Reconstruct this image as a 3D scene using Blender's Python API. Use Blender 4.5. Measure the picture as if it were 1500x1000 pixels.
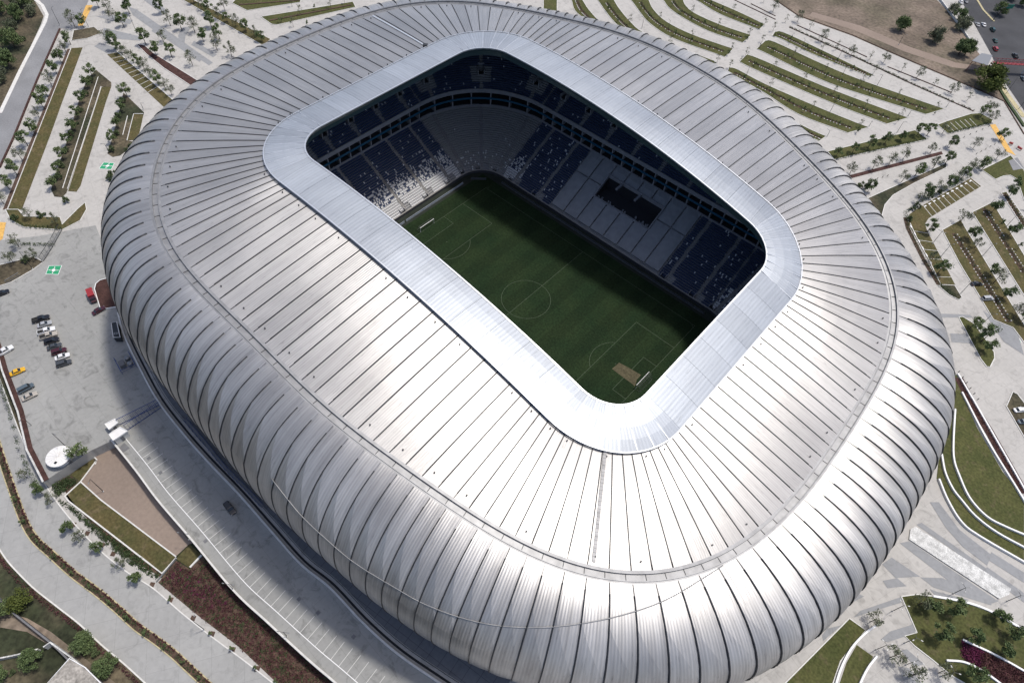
import bpy, bmesh, math, random
import numpy as np
from mathutils import Vector, Matrix
from mathutils.bvhtree import BVHTree

for o in list(bpy.data.objects): bpy.data.objects.remove(o, do_unlink=True)
scene = bpy.context.scene
COL = scene.collection
R = math.radians
random.seed(7); rng = np.random.default_rng(7)

# ---------------------------------------------------------------- camera
CAM_LOC = np.array([93.0733, -127.0351, 186.8815])
CAM_ROT = (R(36.2107), R(-3.2188), R(41.9552))
FPX = 964.553
cam_d = bpy.data.cameras.new('camera'); cam = bpy.data.objects.new('camera', cam_d); COL.objects.link(cam)
cam.location = CAM_LOC; cam.rotation_euler = CAM_ROT
cam_d.sensor_width = 36; cam_d.lens = FPX / 1500 * 36; cam_d.clip_start = 1; cam_d.clip_end = 6000
scene.camera = cam

# ---------------------------------------------------------------- light
SUN_AZ, SUN_EL = 66.0, 68.5          # azimuth from +x towards +y
sd = Vector((math.cos(R(SUN_AZ)) * math.cos(R(SUN_EL)), math.sin(R(SUN_AZ)) * math.cos(R(SUN_EL)), math.sin(R(SUN_EL))))
world = bpy.data.worlds.new('World'); scene.world = world; world.use_nodes = True
wn = world.node_tree.nodes; wl = world.node_tree.links; wn.clear()
sky = wn.new('ShaderNodeTexSky'); sky.sky_type = 'NISHITA'; sky.sun_disc = False
sky.sun_elevation = R(SUN_EL); sky.sun_rotation = math.atan2(sd.x, sd.y)
sky.air_density = 0.8; sky.dust_density = 4.0; sky.altitude = 500
bg = wn.new('ShaderNodeBackground'); bg.inputs['Strength'].default_value = 0.15
wo = wn.new('ShaderNodeOutputWorld'); wl.new(sky.outputs[0], bg.inputs[0]); wl.new(bg.outputs[0], wo.inputs[0])
sun_d = bpy.data.lights.new('sun', 'SUN'); sun_d.energy = 2.6; sun_d.angle = R(4.5); sun_d.color = (1.0, 0.955, 0.89)
sun = bpy.data.objects.new('sun', sun_d); COL.objects.link(sun); sun.location = (0, 0, 400)
sun.rotation_euler = sd.to_track_quat('Z', 'Y').to_euler()
vs = scene.view_settings; vs.view_transform = 'Standard'; vs.look = 'None'; vs.exposure = 0.20; vs.gamma = 1.0
try: vs.use_curve_mapping = False
except Exception: pass

# ---------------------------------------------------------------- pixels to places (camera above, heights from what they touch)
_M = np.array(cam.rotation_euler.to_matrix())
def px(x, y, z=0.0):
    d = _M @ np.array([(x - 750) / FPX, -(y - 500) / FPX, -1.0])
    t = (z - CAM_LOC[2]) / d[2]
    return Vector(CAM_LOC + d * t)
def pxs(L, z=0.0): return [px(a, b, z) for a, b in L]

# ---------------------------------------------------------------- materials
def mat(name, col, rough=0.8, metal=0.0, noise=0.0, scale=1.0, spec=0.3, noise2=0.0, scale2=8.0, bump=0.0, tint=None, coords='Object'):
    m = bpy.data.materials.new(name); m.use_nodes = True
    nt = m.node_tree; n = nt.nodes; l = nt.links; b = n['Principled BSDF']
    b.inputs['Roughness'].default_value = rough; b.inputs['Metallic'].default_value = metal
    b.inputs['Specular IOR Level'].default_value = spec
    b.inputs['Base Color'].default_value = (*col, 1)
    if noise or noise2:
        geo = n.new('ShaderNodeNewGeometry')
        def nz(sc, det):
            t = n.new('ShaderNodeTexNoise'); t.inputs['Scale'].default_value = sc; t.inputs['Detail'].default_value = det
            l.new(geo.outputs['Position'], t.inputs['Vector']); return t
        out = None
        cur = None
        for amt, sc, det in ((noise, scale, 6), (noise2, scale2, 3)):
            if not amt: continue
            t = nz(sc, det)
            mr = n.new('ShaderNodeMapRange'); mr.inputs[1].default_value = 0.3; mr.inputs[2].default_value = 0.7
            mr.inputs[3].default_value = 1 - amt; mr.inputs[4].default_value = 1 + amt
            l.new(t.outputs['Fac'], mr.inputs[0])
            if cur is None: cur = mr.outputs[0]
            else:
                mm = n.new('ShaderNodeMath'); mm.operation = 'MULTIPLY'; l.new(cur, mm.inputs[0]); l.new(mr.outputs[0], mm.inputs[1]); cur = mm.outputs[0]
            last = t
        base = (*col, 1)
        vm = n.new('ShaderNodeVectorMath'); vm.operation = 'SCALE'; vm.inputs[0].default_value = col; l.new(cur, vm.inputs['Scale'])
        if tint:
            t3 = nz(scale * 0.6, 4); mx = n.new('ShaderNodeMix'); mx.data_type = 'RGBA'
            mr = n.new('ShaderNodeMapRange'); mr.inputs[1].default_value = 0.45; mr.inputs[2].default_value = 0.62; l.new(t3.outputs['Fac'], mr.inputs[0])
            l.new(mr.outputs[0], mx.inputs[0]); l.new(vm.outputs[0], mx.inputs[6])
            v2 = n.new('ShaderNodeVectorMath'); v2.operation = 'SCALE'; v2.inputs[0].default_value = tint; l.new(cur, v2.inputs['Scale']); l.new(v2.outputs[0], mx.inputs[7])
            l.new(mx.outputs[2], b.inputs['Base Color'])
        else: l.new(vm.outputs[0], b.inputs['Base Color'])
        if bump:
            bp = n.new('ShaderNodeBump'); bp.inputs['Strength'].default_value = bump; bp.inputs['Distance'].default_value = 0.3
            l.new(last.outputs['Fac'], bp.inputs['Height']); l.new(bp.outputs[0], b.inputs['Normal'])
    return m

def metal_sheet(name, col, rough, aniso, period, metal=0.7, streak=0.06, bump=0.25):
    """profiled metal sheet: corrugations run along v, u is metres across"""
    m = bpy.data.materials.new(name); m.use_nodes = True
    nt = m.node_tree; n = nt.nodes; l = nt.links; b = n['Principled BSDF']
    b.inputs['Metallic'].default_value = metal; b.inputs['Roughness'].default_value = rough
    b.inputs['Anisotropic'].default_value = aniso
    uv = n.new('ShaderNodeUVMap'); uv.uv_map = 'uv'
    tg = n.new('ShaderNodeTangent'); tg.direction_type = 'UV_MAP'; tg.uv_map = 'uv'; l.new(tg.outputs[0], b.inputs['Tangent'])
    sx = n.new('ShaderNodeSeparateXYZ'); l.new(uv.outputs[0], sx.inputs[0])
    w = n.new('ShaderNodeMath'); w.operation = 'MULTIPLY'; w.inputs[1].default_value = 2 * math.pi / period; l.new(sx.outputs[0], w.inputs[0])
    s = n.new('ShaderNodeMath'); s.operation = 'SINE'; l.new(w.outputs[0], s.inputs[0])
    # long streaks of grime running down the sheet
    mp = n.new('ShaderNodeMapping'); mp.inputs['Scale'].default_value = (1.3, 0.06, 1); l.new(uv.outputs[0], mp.inputs[0])
    oi = n.new('ShaderNodeObjectInfo')
    ad = n.new('ShaderNodeVectorMath'); ad.operation = 'ADD'
    cb = n.new('ShaderNodeCombineXYZ'); mu = n.new('ShaderNodeMath'); mu.operation = 'MULTIPLY'; mu.inputs[1].default_value = 97.0
    l.new(oi.outputs['Random'], mu.inputs[0]); l.new(mu.outputs[0], cb.inputs[0]); l.new(mu.outputs[0], cb.inputs[2])
    l.new(mp.outputs[0], ad.inputs[0]); l.new(cb.outputs[0], ad.inputs[1])
    nz = n.new('ShaderNodeTexNoise'); nz.inputs['Scale'].default_value = 1.0; nz.inputs['Detail'].default_value = 5; l.new(ad.outputs[0], nz.inputs[0])
    geo = n.new('ShaderNodeNewGeometry'); n2 = n.new('ShaderNodeTexNoise'); n2.inputs['Scale'].default_value = 0.05; n2.inputs['Detail'].default_value = 5; l.new(geo.outputs['Position'], n2.inputs[0])
    a1 = n.new('ShaderNodeMapRange'); a1.inputs[1].default_value = .3; a1.inputs[2].default_value = .7; a1.inputs[3].default_value = 1 - streak; a1.inputs[4].default_value = 1 + streak; l.new(nz.outputs['Fac'], a1.inputs[0])
    a2 = n.new('ShaderNodeMapRange'); a2.inputs[1].default_value = .3; a2.inputs[2].default_value = .7; a2.inputs[3].default_value = 1 - streak; a2.inputs[4].default_value = 1 + streak; l.new(n2.outputs['Fac'], a2.inputs[0])
    a3 = n.new('ShaderNodeMapRange'); a3.inputs[3].default_value = 0.92; a3.inputs[4].default_value = 1.07; l.new(oi.outputs['Random'], a3.inputs[0])
    m1 = n.new('ShaderNodeMath'); m1.operation = 'MULTIPLY'; l.new(a1.outputs[0], m1.inputs[0]); l.new(a2.outputs[0], m1.inputs[1])
    m2 = n.new('ShaderNodeMath'); m2.operation = 'MULTIPLY'; l.new(m1.outputs[0], m2.inputs[0]); l.new(a3.outputs[0], m2.inputs[1])
    # base colour is darker in the valleys of the profile, paler on ridges
    vr = n.new('ShaderNodeMapRange'); vr.inputs[1].default_value = -1; vr.inputs[3].default_value = 0.93; vr.inputs[4].default_value = 1.03; l.new(s.outputs[0], vr.inputs[0])
    m3 = n.new('ShaderNodeMath'); m3.operation = 'MULTIPLY'; l.new(m2.outputs[0], m3.inputs[0]); l.new(vr.outputs[0], m3.inputs[1])
    # dirt: thin dark runs and blotches
    mq = n.new('ShaderNodeMapping'); mq.inputs['Scale'].default_value = (2.2, 0.16, 1); l.new(uv.outputs[0], mq.inputs[0]); aq = n.new('ShaderNodeVectorMath'); aq.operation = 'ADD'; l.new(mq.outputs[0], aq.inputs[0]); l.new(cb.outputs[0], aq.inputs[1])
    nq = n.new('ShaderNodeTexNoise'); nq.inputs['Scale'].default_value = 1.6; nq.inputs['Detail'].default_value = 8; nq.inputs['Roughness'].default_value = .7; l.new(aq.outputs[0], nq.inputs[0])
    dq = n.new('ShaderNodeMapRange'); dq.inputs[1].default_value = .57; dq.inputs[2].default_value = .74; dq.inputs[3].default_value = 1; dq.inputs[4].default_value = .5; l.new(nq.outputs['Fac'], dq.inputs[0])
    m4 = n.new('ShaderNodeMath'); m4.operation = 'MULTIPLY'; l.new(m3.outputs[0], m4.inputs[0]); l.new(dq.outputs[0], m4.inputs[1]); m3 = m4
    vm = n.new('ShaderNodeVectorMath'); vm.operation = 'SCALE'; vm.inputs[0].default_value = col; l.new(m3.outputs[0], vm.inputs['Scale']); l.new(vm.outputs[0], b.inputs['Base Color'])
    rr = n.new('ShaderNodeMapRange'); rr.inputs[1].default_value = .3; rr.inputs[2].default_value = .7; rr.inputs[3].default_value = rough - .06; rr.inputs[4].default_value = rough + .06; l.new(n2.outputs['Fac'], rr.inputs[0]); l.new(rr.outputs[0], b.inputs['Roughness'])
    if bump:
        bp = n.new('ShaderNodeBump'); bp.inputs['Strength'].default_value = bump; bp.inputs['Distance'].default_value = 0.05
        l.new(s.outputs[0], bp.inputs['Height']); l.new(bp.outputs[0], b.inputs['Normal'])
    return m

M = {}
M['roof'] = metal_sheet('roof_sheet', (0.395, 0.388, 0.378), 0.43, 0.80, 0.62, metal=0.52, streak=0.09)
M['gill'] = metal_sheet('gill_sheet', (0.385, 0.38, 0.373), 0.44, 0.62, 0.62, metal=0.56, streak=0.16)
M['canopy'] = metal_sheet('canopy_sheet', (0.355, 0.382, 0.414), 0.44, 0.45, 1.1, metal=0.34, streak=0.07, bump=0.12)
M['seam'] = mat('dark_seam', (0.045, 0.048, 0.052), 0.5, 0.3)
M['rib'] = mat('rib_metal', (0.045, 0.048, 0.054), 0.45, 0.4)
M['gutter'] = mat('gutter_metal', (0.27, 0.272, 0.275), 0.5, 0.4, noise=0.15, scale=0.5)
M['walk'] = mat('roof_walkway', (0.36, 0.355, 0.345), 0.6, 0.2, noise=.2, scale=.6)
M['trim'] = mat('light_trim', (0.62, 0.64, 0.66), 0.4, 0.6)
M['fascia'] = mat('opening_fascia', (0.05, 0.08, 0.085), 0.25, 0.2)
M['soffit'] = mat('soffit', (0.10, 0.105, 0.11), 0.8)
M['concrete_dark'] = mat('stand_concrete', (0.27, 0.27, 0.272), 0.85, noise=0.12, scale=0.4)
M['aisle'] = mat('aisle_concrete', (0.28, 0.272, 0.26), 0.85, noise=0.1, scale=0.6)
M['parapet'] = mat('parapet_concrete', (0.32, 0.32, 0.335), 0.8, noise=0.1, scale=0.6)
M['seat_blue'] = mat('seat_blue', (0.036, 0.058, 0.125), 0.5)
M['seat_white'] = mat('seat_white', (0.72, 0.72, 0.72), 0.5)
M['seat_grey'] = mat('seat_grey', (0.34, 0.332, 0.318), 0.6)
M['cover'] = mat('seat_cover', (0.31, 0.315, 0.325), 0.7, noise=0.1, scale=0.5)
M['box_dark'] = mat('box_dark', (0.035, 0.036, 0.04), 0.9)
M['black'] = mat('black_void', (0.026, 0.027, 0.030), 0.9)
M['blue_glass'] = mat('blue_balustrade', (0.03, 0.12, 0.20), 0.2)
M['wall_dark'] = mat('concourse_wall', (0.07, 0.072, 0.078), 0.8, noise=0.15, scale=0.3)

# ---------------------------------------------------------------- object helpers
def link(o, parent=None):
    COL.objects.link(o)
    if parent is not None: o.parent = parent
    return o
def mobj(name, V, F, m, parent=None, smooth=False, uv=None):
    me = bpy.data.meshes.new(name)
    me.from_pydata([tuple(map(float, v)) for v in V], [], F)
    if m is not None:
        for mm in (m if isinstance(m, (list, tuple)) else [m]): me.materials.append(mm)
    if uv is not None:
        ul = me.uv_layers.new(name='uv'); vi = np.empty(len(me.loops), dtype=np.int32); me.loops.foreach_get('vertex_index', vi)
        ul.data.foreach_set('uv', np.asarray(uv, dtype=np.float32)[vi].ravel())
    if smooth: me.polygons.foreach_set('use_smooth', [True] * len(me.polygons))
    me.update()
    return link(bpy.data.objects.new(name, me), parent)
def empty(name, loc=(0, 0, 0), parent=None):
    o = bpy.data.objects.new(name, None); o.location = loc; o.empty_display_size = 1
    return link(o, parent)
def tag(o, label, cat, group=None):
    o['label'] = label; o['category'] = cat
    if group: o['group'] = group
    return o
def setting(o): o['kind'] = 'structure'; return o
class MB:
    """mesh builder"""
    def __init__(s): s.V = []; s.F = []; s.MI = []
    def add(s, V, F, mi=0):
        k = len(s.V); s.V += [tuple(v) for v in V]; s.F += [tuple(i + k for i in f) for f in F]; s.MI += [mi] * len(F)
    def box(s, c, d, rz=0, mi=0):
        x, y, z = d[0] / 2, d[1] / 2, d[2] / 2; ca, sa = math.cos(rz), math.sin(rz)
        V = []
        for sz in (-z, z):
            for sx, sy in ((-x, -y), (x, -y), (x, y), (-x, y)): V.append((c[0] + sx * ca - sy * sa, c[1] + sx * sa + sy * ca, c[2] + sz))
        s.add(V, [(3, 2, 1, 0), (4, 5, 6, 7), (0, 1, 5, 4), (1, 2, 6, 5), (2, 3, 7, 6), (3, 0, 4, 7)], mi)
    def beam(s, p, q, w, h, mi=0, up=Vector((0, 0, 1))):
        p, q = Vector(p), Vector(q); d = (q - p)
        if d.length < 1e-6: return
        d.normalize(); sd_ = d.cross(up)
        if sd_.length < 1e-4: sd_ = Vector((1, 0, 0))
        sd_.normalize(); u = sd_.cross(d); a = sd_ * w / 2; b = u * h / 2
        s.add([p - a - b, p + a - b, p + a + b, p - a + b, q - a - b, q + a - b, q + a + b, q - a + b],
              [(0, 1, 2, 3), (7, 6, 5, 4), (4, 5, 1, 0), (5, 6, 2, 1), (6, 7, 3, 2), (7, 4, 0, 3)], mi)
    def tube(s, pts, r, n=6, mi=0, cap=True):
        pts = [Vector(p) for p in pts]; rs = r if isinstance(r, (list, tuple)) else [r] * len(pts); V = []; F = []
        for i, p in enumerate(pts):
            d = (pts[min(i + 1, len(pts) - 1)] - pts[max(i - 1, 0)]); d.normalize()
            a = d.cross(Vector((0, 0, 1)))
            if a.length < 1e-3: a = Vector((1, 0, 0))
            a.normalize(); b = a.cross(d)
            for k in range(n): V.append(p + (a * math.cos(2 * math.pi * k / n) + b * math.sin(2 * math.pi * k / n)) * rs[i])
        for i in range(len(pts) - 1):
            for k in range(n): F.append((i * n + k, i * n + (k + 1) % n, (i + 1) * n + (k + 1) % n, (i + 1) * n + k))
        if cap: F.append(tuple(range(n - 1, -1, -1))); F.append(tuple((len(pts) - 1) * n + k for k in range(n)))
        s.add(V, F, mi)
    def build(s, name, m, parent=None, smooth=False):
        o = mobj(name, s.V, s.F, m, parent, smooth)
        if any(s.MI): o.data.polygons.foreach_set('material_index', s.MI)
        return o
def grid_faces(nu, nv):
    return [(i * nv + j, i * nv + j + 1, (i + 1) * nv + j + 1, (i + 1) * nv + j) for i in range(nu - 1) for j in range(nv - 1)]
def poly_area(L): return 0.5 * sum(L[i][0] * L[(i + 1) % len(L)][1] - L[(i + 1) % len(L)][0] * L[i][1] for i in range(len(L)))
def dense(L, step=6.0, closed=False):
    out = []; n = len(L)
    for i in range(n if closed else n - 1):
        a, b = Vector(L[i]), Vector(L[(i + 1) % n]); k = max(1, int((b - a).length / step))
        out += [a.lerp(b, j / k) for j in range(k)]
    if not closed: out.append(Vector(L[-1]))
    return out
def smooth_line(L, k=8):
    """Catmull-Rom through the points"""
    P = [Vector(p) for p in L]; P = [P[0] * 2 - P[1]] + P + [P[-1] * 2 - P[-2]]; out = []
    for i in range(1, len(P) - 2):
        for j in range(k):
            t = j / k; a, b, c, d = P[i - 1:i + 3]
            out.append(0.5 * ((2 * b) + (c - a) * t + (2 * a - 5 * b + 4 * c - d) * t * t + (3 * b - a - 3 * c + d) * t ** 3))
    out.append(P[-2]); return out
def prism(name, L, z0, z1, m, parent=None):
    """flat slab with vertical sides from a ground outline"""
    L = [Vector((p[0], p[1], 0)) for p in L]
    if poly_area(L) < 0: L = L[::-1]
    n = len(L)
    V = [(p.x, p.y, z1) for p in L] + [(p.x, p.y, z0) for p in L]
    F = [tuple(range(n))] + [(i + n, (i + 1) % n + n, (i + 1) % n, i) for i in range(n)]
    return mobj(name, V, F, m, parent)
def offset_line(L, d):
    out = []
    for i, p in enumerate(L):
        a = L[max(i - 1, 0)]; b = L[min(i + 1, len(L) - 1)]; t = Vector((b[0] - a[0], b[1] - a[1], 0)); t.normalize()
        out.append(Vector((p[0] + t.y * d, p[1] - t.x * d, p[2] if len(p) > 2 else 0)))
    return out
def strip(name, L, w, z0, z1, m, parent=None, side=0.0):
    """band of width w along a line (kerb, wall, road); side shifts it"""
    A = offset_line(L, side + w / 2); B = offset_line(L, side - w / 2); n = len(A)
    V = [(p.x, p.y, z1) for p in A] + [(p.x, p.y, z1) for p in B]
    F = [(i, i + n, i + n + 1, i + 1)[::-1] for i in range(n - 1)]
    if z1 - z0 > 1e-4:
        V += [(p.x, p.y, z0) for p in A] + [(p.x, p.y, z0) for p in B]
        F += [(i, i + 1, i + 1 + 2 * n, i + 2 * n)[::-1] for i in range(n - 1)] + [(i + n, i + n + 1, i + 1 + 3 * n, i + 3 * n) for i in range(n - 1)]
        F += [(0, n, 3 * n, 2 * n), (n - 1, 3 * n - 1, 4 * n - 1, 2 * n - 1)]
    return mobj(name, V, F, m, parent)

# ================================================================ STADIUM
stadium = empty('stadium', (0, 0, 0))
tag(stadium, 'huge silver metal stadium with ribbed rolled roof and rectangular opening over a green pitch', 'stadium')
GCO = [106.832, -1.98, -1.352, 11.722, 1.558, -1.524, -0.834, -2.632, -0.197, -1.042, 1.144, -1.65, -0.31, -0.037, -0.137, -0.312, 0.117, 0.421, -0.308]
def g_rad(t):
    r = GCO[0]
    for k in range(1, 10): r = r + GCO[2 * k - 1] * np.cos(k * t) + GCO[2 * k] * np.sin(k * t)
    return r
def g_z(x, y): return 51.5 - 6.3 * x / 70 + 0.2 * y / 45 - 4.0 * (x / 70) ** 2
def ring_z(x, y): return 54.7 - 7.9 * x / 70 - 6.6 * (x / 70) ** 2
NG = 7200
_t = np.linspace(-np.pi, np.pi, NG + 1)[:-1]; _r = g_rad(_t)
GX, GY = _r * np.cos(_t), _r * np.sin(_t)
_tx = np.roll(GX, -1) - np.roll(GX, 1); _ty = np.roll(GY, -1) - np.roll(GY, 1); _tl = np.hypot(_tx, _ty)
GNX, GNY = _ty / _tl, -_tx / _tl
_seg = np.hypot(np.roll(GX, -1) - GX, np.roll(GY, -1) - GY); GS = np.concatenate([[0], np.cumsum(_seg)[:-1]]); GL = _seg.sum()
_kn = np.arange(-180, 181, 20.0)
_W = [17.7, 16.6, 21.6, 19.4, 20.2, 20.6, 22.7, 21.7, 25.2, 26.6, 26.8, 20.1, 23.6, 25.3, 23.1, 18.2, 14.2, 16.6]
_W = np.interp(np.degrees(_t), _kn, _W + _W[:1]); _kk = np.ones(301) / 301
GW = np.convolve(np.concatenate([_W[-150:], _W, _W[:150]]), _kk, 'valid')
GZ = g_z(GX, GY); GLIP = 10 - 3 * np.cos(_t) + 2 * np.cos(_t + R(120))
def gat(s):
    """gutter frame at arc length s: x,y,nx,ny,z,W,lip,theta"""
    s = s % GL; f = np.interp(s, np.append(GS, GL), np.arange(NG + 1)); i = int(f) % NG
    return GX[i], GY[i], GNX[i], GNY[i], GZ[i], GW[i], GLIP[i], _t[i]
def g_near(x, y): return GS[int(np.argmin((GX - x) ** 2 + (GY - y) ** 2))]

# rounded rectangle helper, counter clockwise from the middle of the -y side
class RR:
    def __init__(s, a, b, r):
        s.a, s.b, s.r = a, b, r
        A, B = a - r, b - r; q = math.pi * r / 2
        s.segs = [('l', (0, -b), (A, -b), A), ('c', (A, -B), -90, q), ('l', (a, -B), (a, B), 2 * B), ('c', (A, B), 0, q), ('l', (A, b), (-A, b), 2 * A),
                  ('c', (-A, B), 90, q), ('l', (-a, B), (-a, -B), 2 * B), ('c', (-A, -B), 180, q), ('l', (-A, -b), (0, -b), A)]
        s.L = sum(g[3] for g in s.segs)
    def at(s, t):
        t = t % s.L
        for g in s.segs:
            if t <= g[3] + 1e-9:
                f = t / g[3]
                if g[0] == 'l':
                    dx, dy = g[2][0] - g[1][0], g[2][1] - g[1][1]; L = math.hypot(dx, dy)
                    return g[1][0] + dx * f, g[1][1] + dy * f, dy / L, -dx / L
                an = R(g[2] + 90 * f); c, n_ = math.cos(an), math.sin(an)
                return g[1][0] + s.r * c, g[1][1] + s.r * n_, c, n_
            t -= g[3]
    def cuts(s, step, arc):
        T = []; t = 0
        for g in s.segs:
            k = max(1, round(g[3] / (arc if g[0] == 'c' else step))); T += [t + g[3] * i / k for i in range(k)]; t += g[3]
        return T
RI = RR(64.7, 43.2, 12.5); RO = RR(76.6, 55.7, 25.0)

# ---- rib positions: ring arc length and gutter arc length
def rr_near(rr, x, y):
    ts = np.linspace(0, rr.L, 6000); P = np.array([rr.at(t)[:2] for t in ts]); return ts[int(np.argmin((P[:, 0] - x) ** 2 + (P[:, 1] - y) ** 2))]
anch = [((-43.9, -56), (-44, -93)), ((43.9, -56), (46, -90)), (None, (77, -80)), ((76.6, -26), (108, -26)), ((76.6, 26), (108, 26)), (None, (74, 77)), ((43.9, 56), (46, 86)),
        ((-43.9, 56), (-46, 83)), (None, (-73, 71)), ((-76.6, 26), (-113.8, 27)), ((-76.6, -26), (-114, -26)), (None, (-77, -79)), ((-43.9, -56), (-44, -93))]
cnt = [19, 8, 12, 11, 12, 8, 19, 8, 12, 11, 12, 8]
RS, GSS = [], []
ra = [rr_near(RO, *a[0]) if a[0] else None for a in anch]; ga = [g_near(*a[1]) for a in anch]
for k in range(len(anch)):
    if ra[k] is None:
        f = cnt[k - 1] / (cnt[k - 1] + cnt[k]); a, b = ra[k - 1], ra[k + 1]
        if b < a: b += RO.L
        ra[k] = a + (b - a) * f
for k in range(len(cnt)):
    a, b, c, d = ra[k], ra[k + 1], ga[k], ga[k + 1]
    while b < a: b += RO.L
    while d < c: d += GL
    if d - c > GL * 0.6: d -= GL
    for j in range(cnt[k]): RS.append(a + (b - a) * j / cnt[k]); GSS.append(c + (d - c) * j / cnt[k])
# even out the change of spacing at the anchors
NR = len(RS)
def unwrap(L, P):
    out = [L[0]]
    for v in L[1:]:
        while v < out[-1]: v += P
        out.append(v)
    return np.array(out)
RS = unwrap(RS, RO.L); GSS = unwrap(GSS, GL)
def relax(A, P, n=6):
    for _ in range(n):
        e = np.concatenate([[A[-1] - P], A, [A[0] + P]]); A = 0.25 * e[:-2] + 0.5 * e[1:-1] + 0.25 * e[2:]
    return A
RS = relax(RS, RO.L, 4); GSS = relax(GSS, GL, 4)
RSn = np.append(RS, RS[0] + RO.L); GSn = np.append(GSS, GSS[0] + GL)

DROP = 0.9      # the roof lies this much under the canopy ring
def roof_pt(i, s, t):
    """bay i, s across 0..1, t from canopy (0) to gutter (1)"""
    rs = RSn[i] + (RSn[i + 1] - RSn[i]) * s; gs = GSn[i] + (GSn[i + 1] - GSn[i]) * s
    x0, y0, nx0, ny0 = RO.at(rs); x0 -= nx0 * 1.2; y0 -= ny0 * 1.2
    g = gat(gs); x1, y1 = g[0] - g[2] * 1.5, g[1] - g[3] * 1.5
    z0 = ring_z(x0, y0) - DROP; z1 = g[4]
    return Vector((x0 + (x1 - x0) * t, y0 + (y1 - y0) * t, z0 + (z1 - z0) * t + 0.2 * math.sin(math.pi * t)))
roof = empty('roof', parent=stadium)
for i in range(NR):
    nt_, ns = 7, 3; V = []; UV = []
    for a in range(ns):
        for b in range(nt_):
            s = 0.03 + 0.94 * a / (ns - 1); t = b / (nt_ - 1); p = roof_pt(i, s, t); V.append(p)
            wd = (roof_pt(i, 1, t) - roof_pt(i, 0, t)).length; UV.append(((s - .5) * wd, t * 37))
    # folded down edges
    k = len(V)
    for a in (0, ns - 1):
        for b in range(nt_): p = V[a * nt_ + b]; V.append(p - Vector((0, 0, .25))); UV.append(UV[a * nt_ + b])
    F = [f[::-1] for f in grid_faces(ns, nt_)]
    for b in range(nt_ - 1):
        F.append((b, b + 1, k + b + 1, k + b)); o_ = (ns - 1) * nt_
        F.append((o_ + b + 1, o_ + b, k + nt_ + b, k + nt_ + b + 1))
    mobj('roof_panel', V, F, M['roof'], roof, uv=UV)
    mb = MB(); P = [roof_pt(i, 0, t) + Vector((0, 0, .0)) for t in np.linspace(0.045, 0.955, 6)]
    for a, b in zip(P[:-1], P[1:]): mb.beam(a, b, 0.25, 0.32)
    mb.build('roof_seam', M['seam'], roof)
# deck below the panels so that no light leaks through the joints
V = []; F = []
for i in range(NR):
    V += [roof_pt(i, 0, 0) - Vector((0, 0, .7)), roof_pt(i, 0, .5) - Vector((0, 0, .7)), roof_pt(i, 0, 1) - Vector((0, 0, .7))]
for i in range(NR):
    j = (i + 1) % NR
    for c in (0, 1): F.append((3 * i + c, 3 * i + c + 1, 3 * j + c + 1, 3 * j + c))
mobj('roof_deck', V, F, M['soffit'], roof)

# small vents and drain outlets near both ends of every second bay
for i in range(0, NR, 2):
    for t, dd in ((0.085, .18), (0.93, .22)):
        if rng.random() < .4: continue
        p = roof_pt(i, 0.3 + .3 * rng.random(), t); mb = MB(); mb.box((p.x, p.y, p.z + .2), (.25, .25, .35), rng.random()); mb.box((p.x, p.y, p.z + .42), (.32, .32, .08), rng.random())
        mb.build('roof_vent', M['seam'], roof)

# maintenance walkways climbing two bays, with a winch box on one of them
def bay_at(x, y, t):
    d = px(x, y, 50); best = None
    for i in range(NR):
        p = roof_pt(i, .5, t); q = px(x, y, p.z); e = (Vector((p.x, p.y, 0)) - Vector((q.x, q.y, 0))).length
        if best is None or e < best[0]: best = (e, i)
    return best[1]
for (x, y), mm, w_ in (((575, 45), 'trim', .7), ((883, 750), 'walk', .8)):
    i = bay_at(x, y, .5); mb = MB(); P = [roof_pt(i, .25, t) + Vector((0, 0, .22)) for t in np.linspace(.03, .97, 9)]
    for a, b in zip(P[:-1], P[1:]): mb.beam(a, b, w_, .1)
    o = mb.build('roof_walkway', M[mm], roof)
    for t in np.linspace(.04, .96, 30):
        a = roof_pt(i, .25, t) + Vector((0, 0, .3)); b = roof_pt(i, .25, t + .002) + Vector((0, 0, .3)); d_ = (b - a).cross(Vector((0, 0, 1))); d_.normalize(); mb = MB(); mb.beam(a - d_ * w_ * .48, a + d_ * w_ * .48, .1, .08); mb.build('tread', M[mm], o)
    if mm == 'trim':
        p = roof_pt(i, .5, .06); mb = MB(); mb.box((p.x, p.y, p.z + .7), (1.5, 1.3, 1.3), .6); mb.box((p.x, p.y, p.z + 1.4), (1.7, 1.5, .12), .6); mb.build('winch_box', M['seam'], roof)
# ---- gutter walkway
V = []; F = []; secs = [(-1.6, .02), (-1.0, .05), (-.95, .25), (-.8, .25), (-.75, -.35), (.7, -.35), (.75, .22), (.95, .22), (1.0, .02), (1.5, -.02)]
NGU = 420
for i in range(NGU):
    g = gat(GL * i / NGU)
    for o_, z_ in secs: V.append((g[0] + g[2] * o_, g[1] + g[3] * o_, g[4] + z_))
m_ = len(secs)
for i in range(NGU):
    j = (i + 1) % NGU
    for c in range(m_ - 1): F.append((i * m_ + c, i * m_ + c + 1, j * m_ + c + 1, j * m_ + c)[::-1])
gut_o = mobj('gutter', V, F, M['gutter'], stadium)
for i in range(0, NGU, 3):
    g = gat(GL * i / NGU); mb = MB(); a = Vector((g[0] - g[2] * .72, g[1] - g[3] * .72, g[4] - .28)); b = Vector((g[0] + g[2] * .68, g[1] + g[3] * .68, g[4] - .28))
    mb.beam(a, b, .12, .12); mb.build('gutter_bracket', M['seam'], gut_o)

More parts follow.
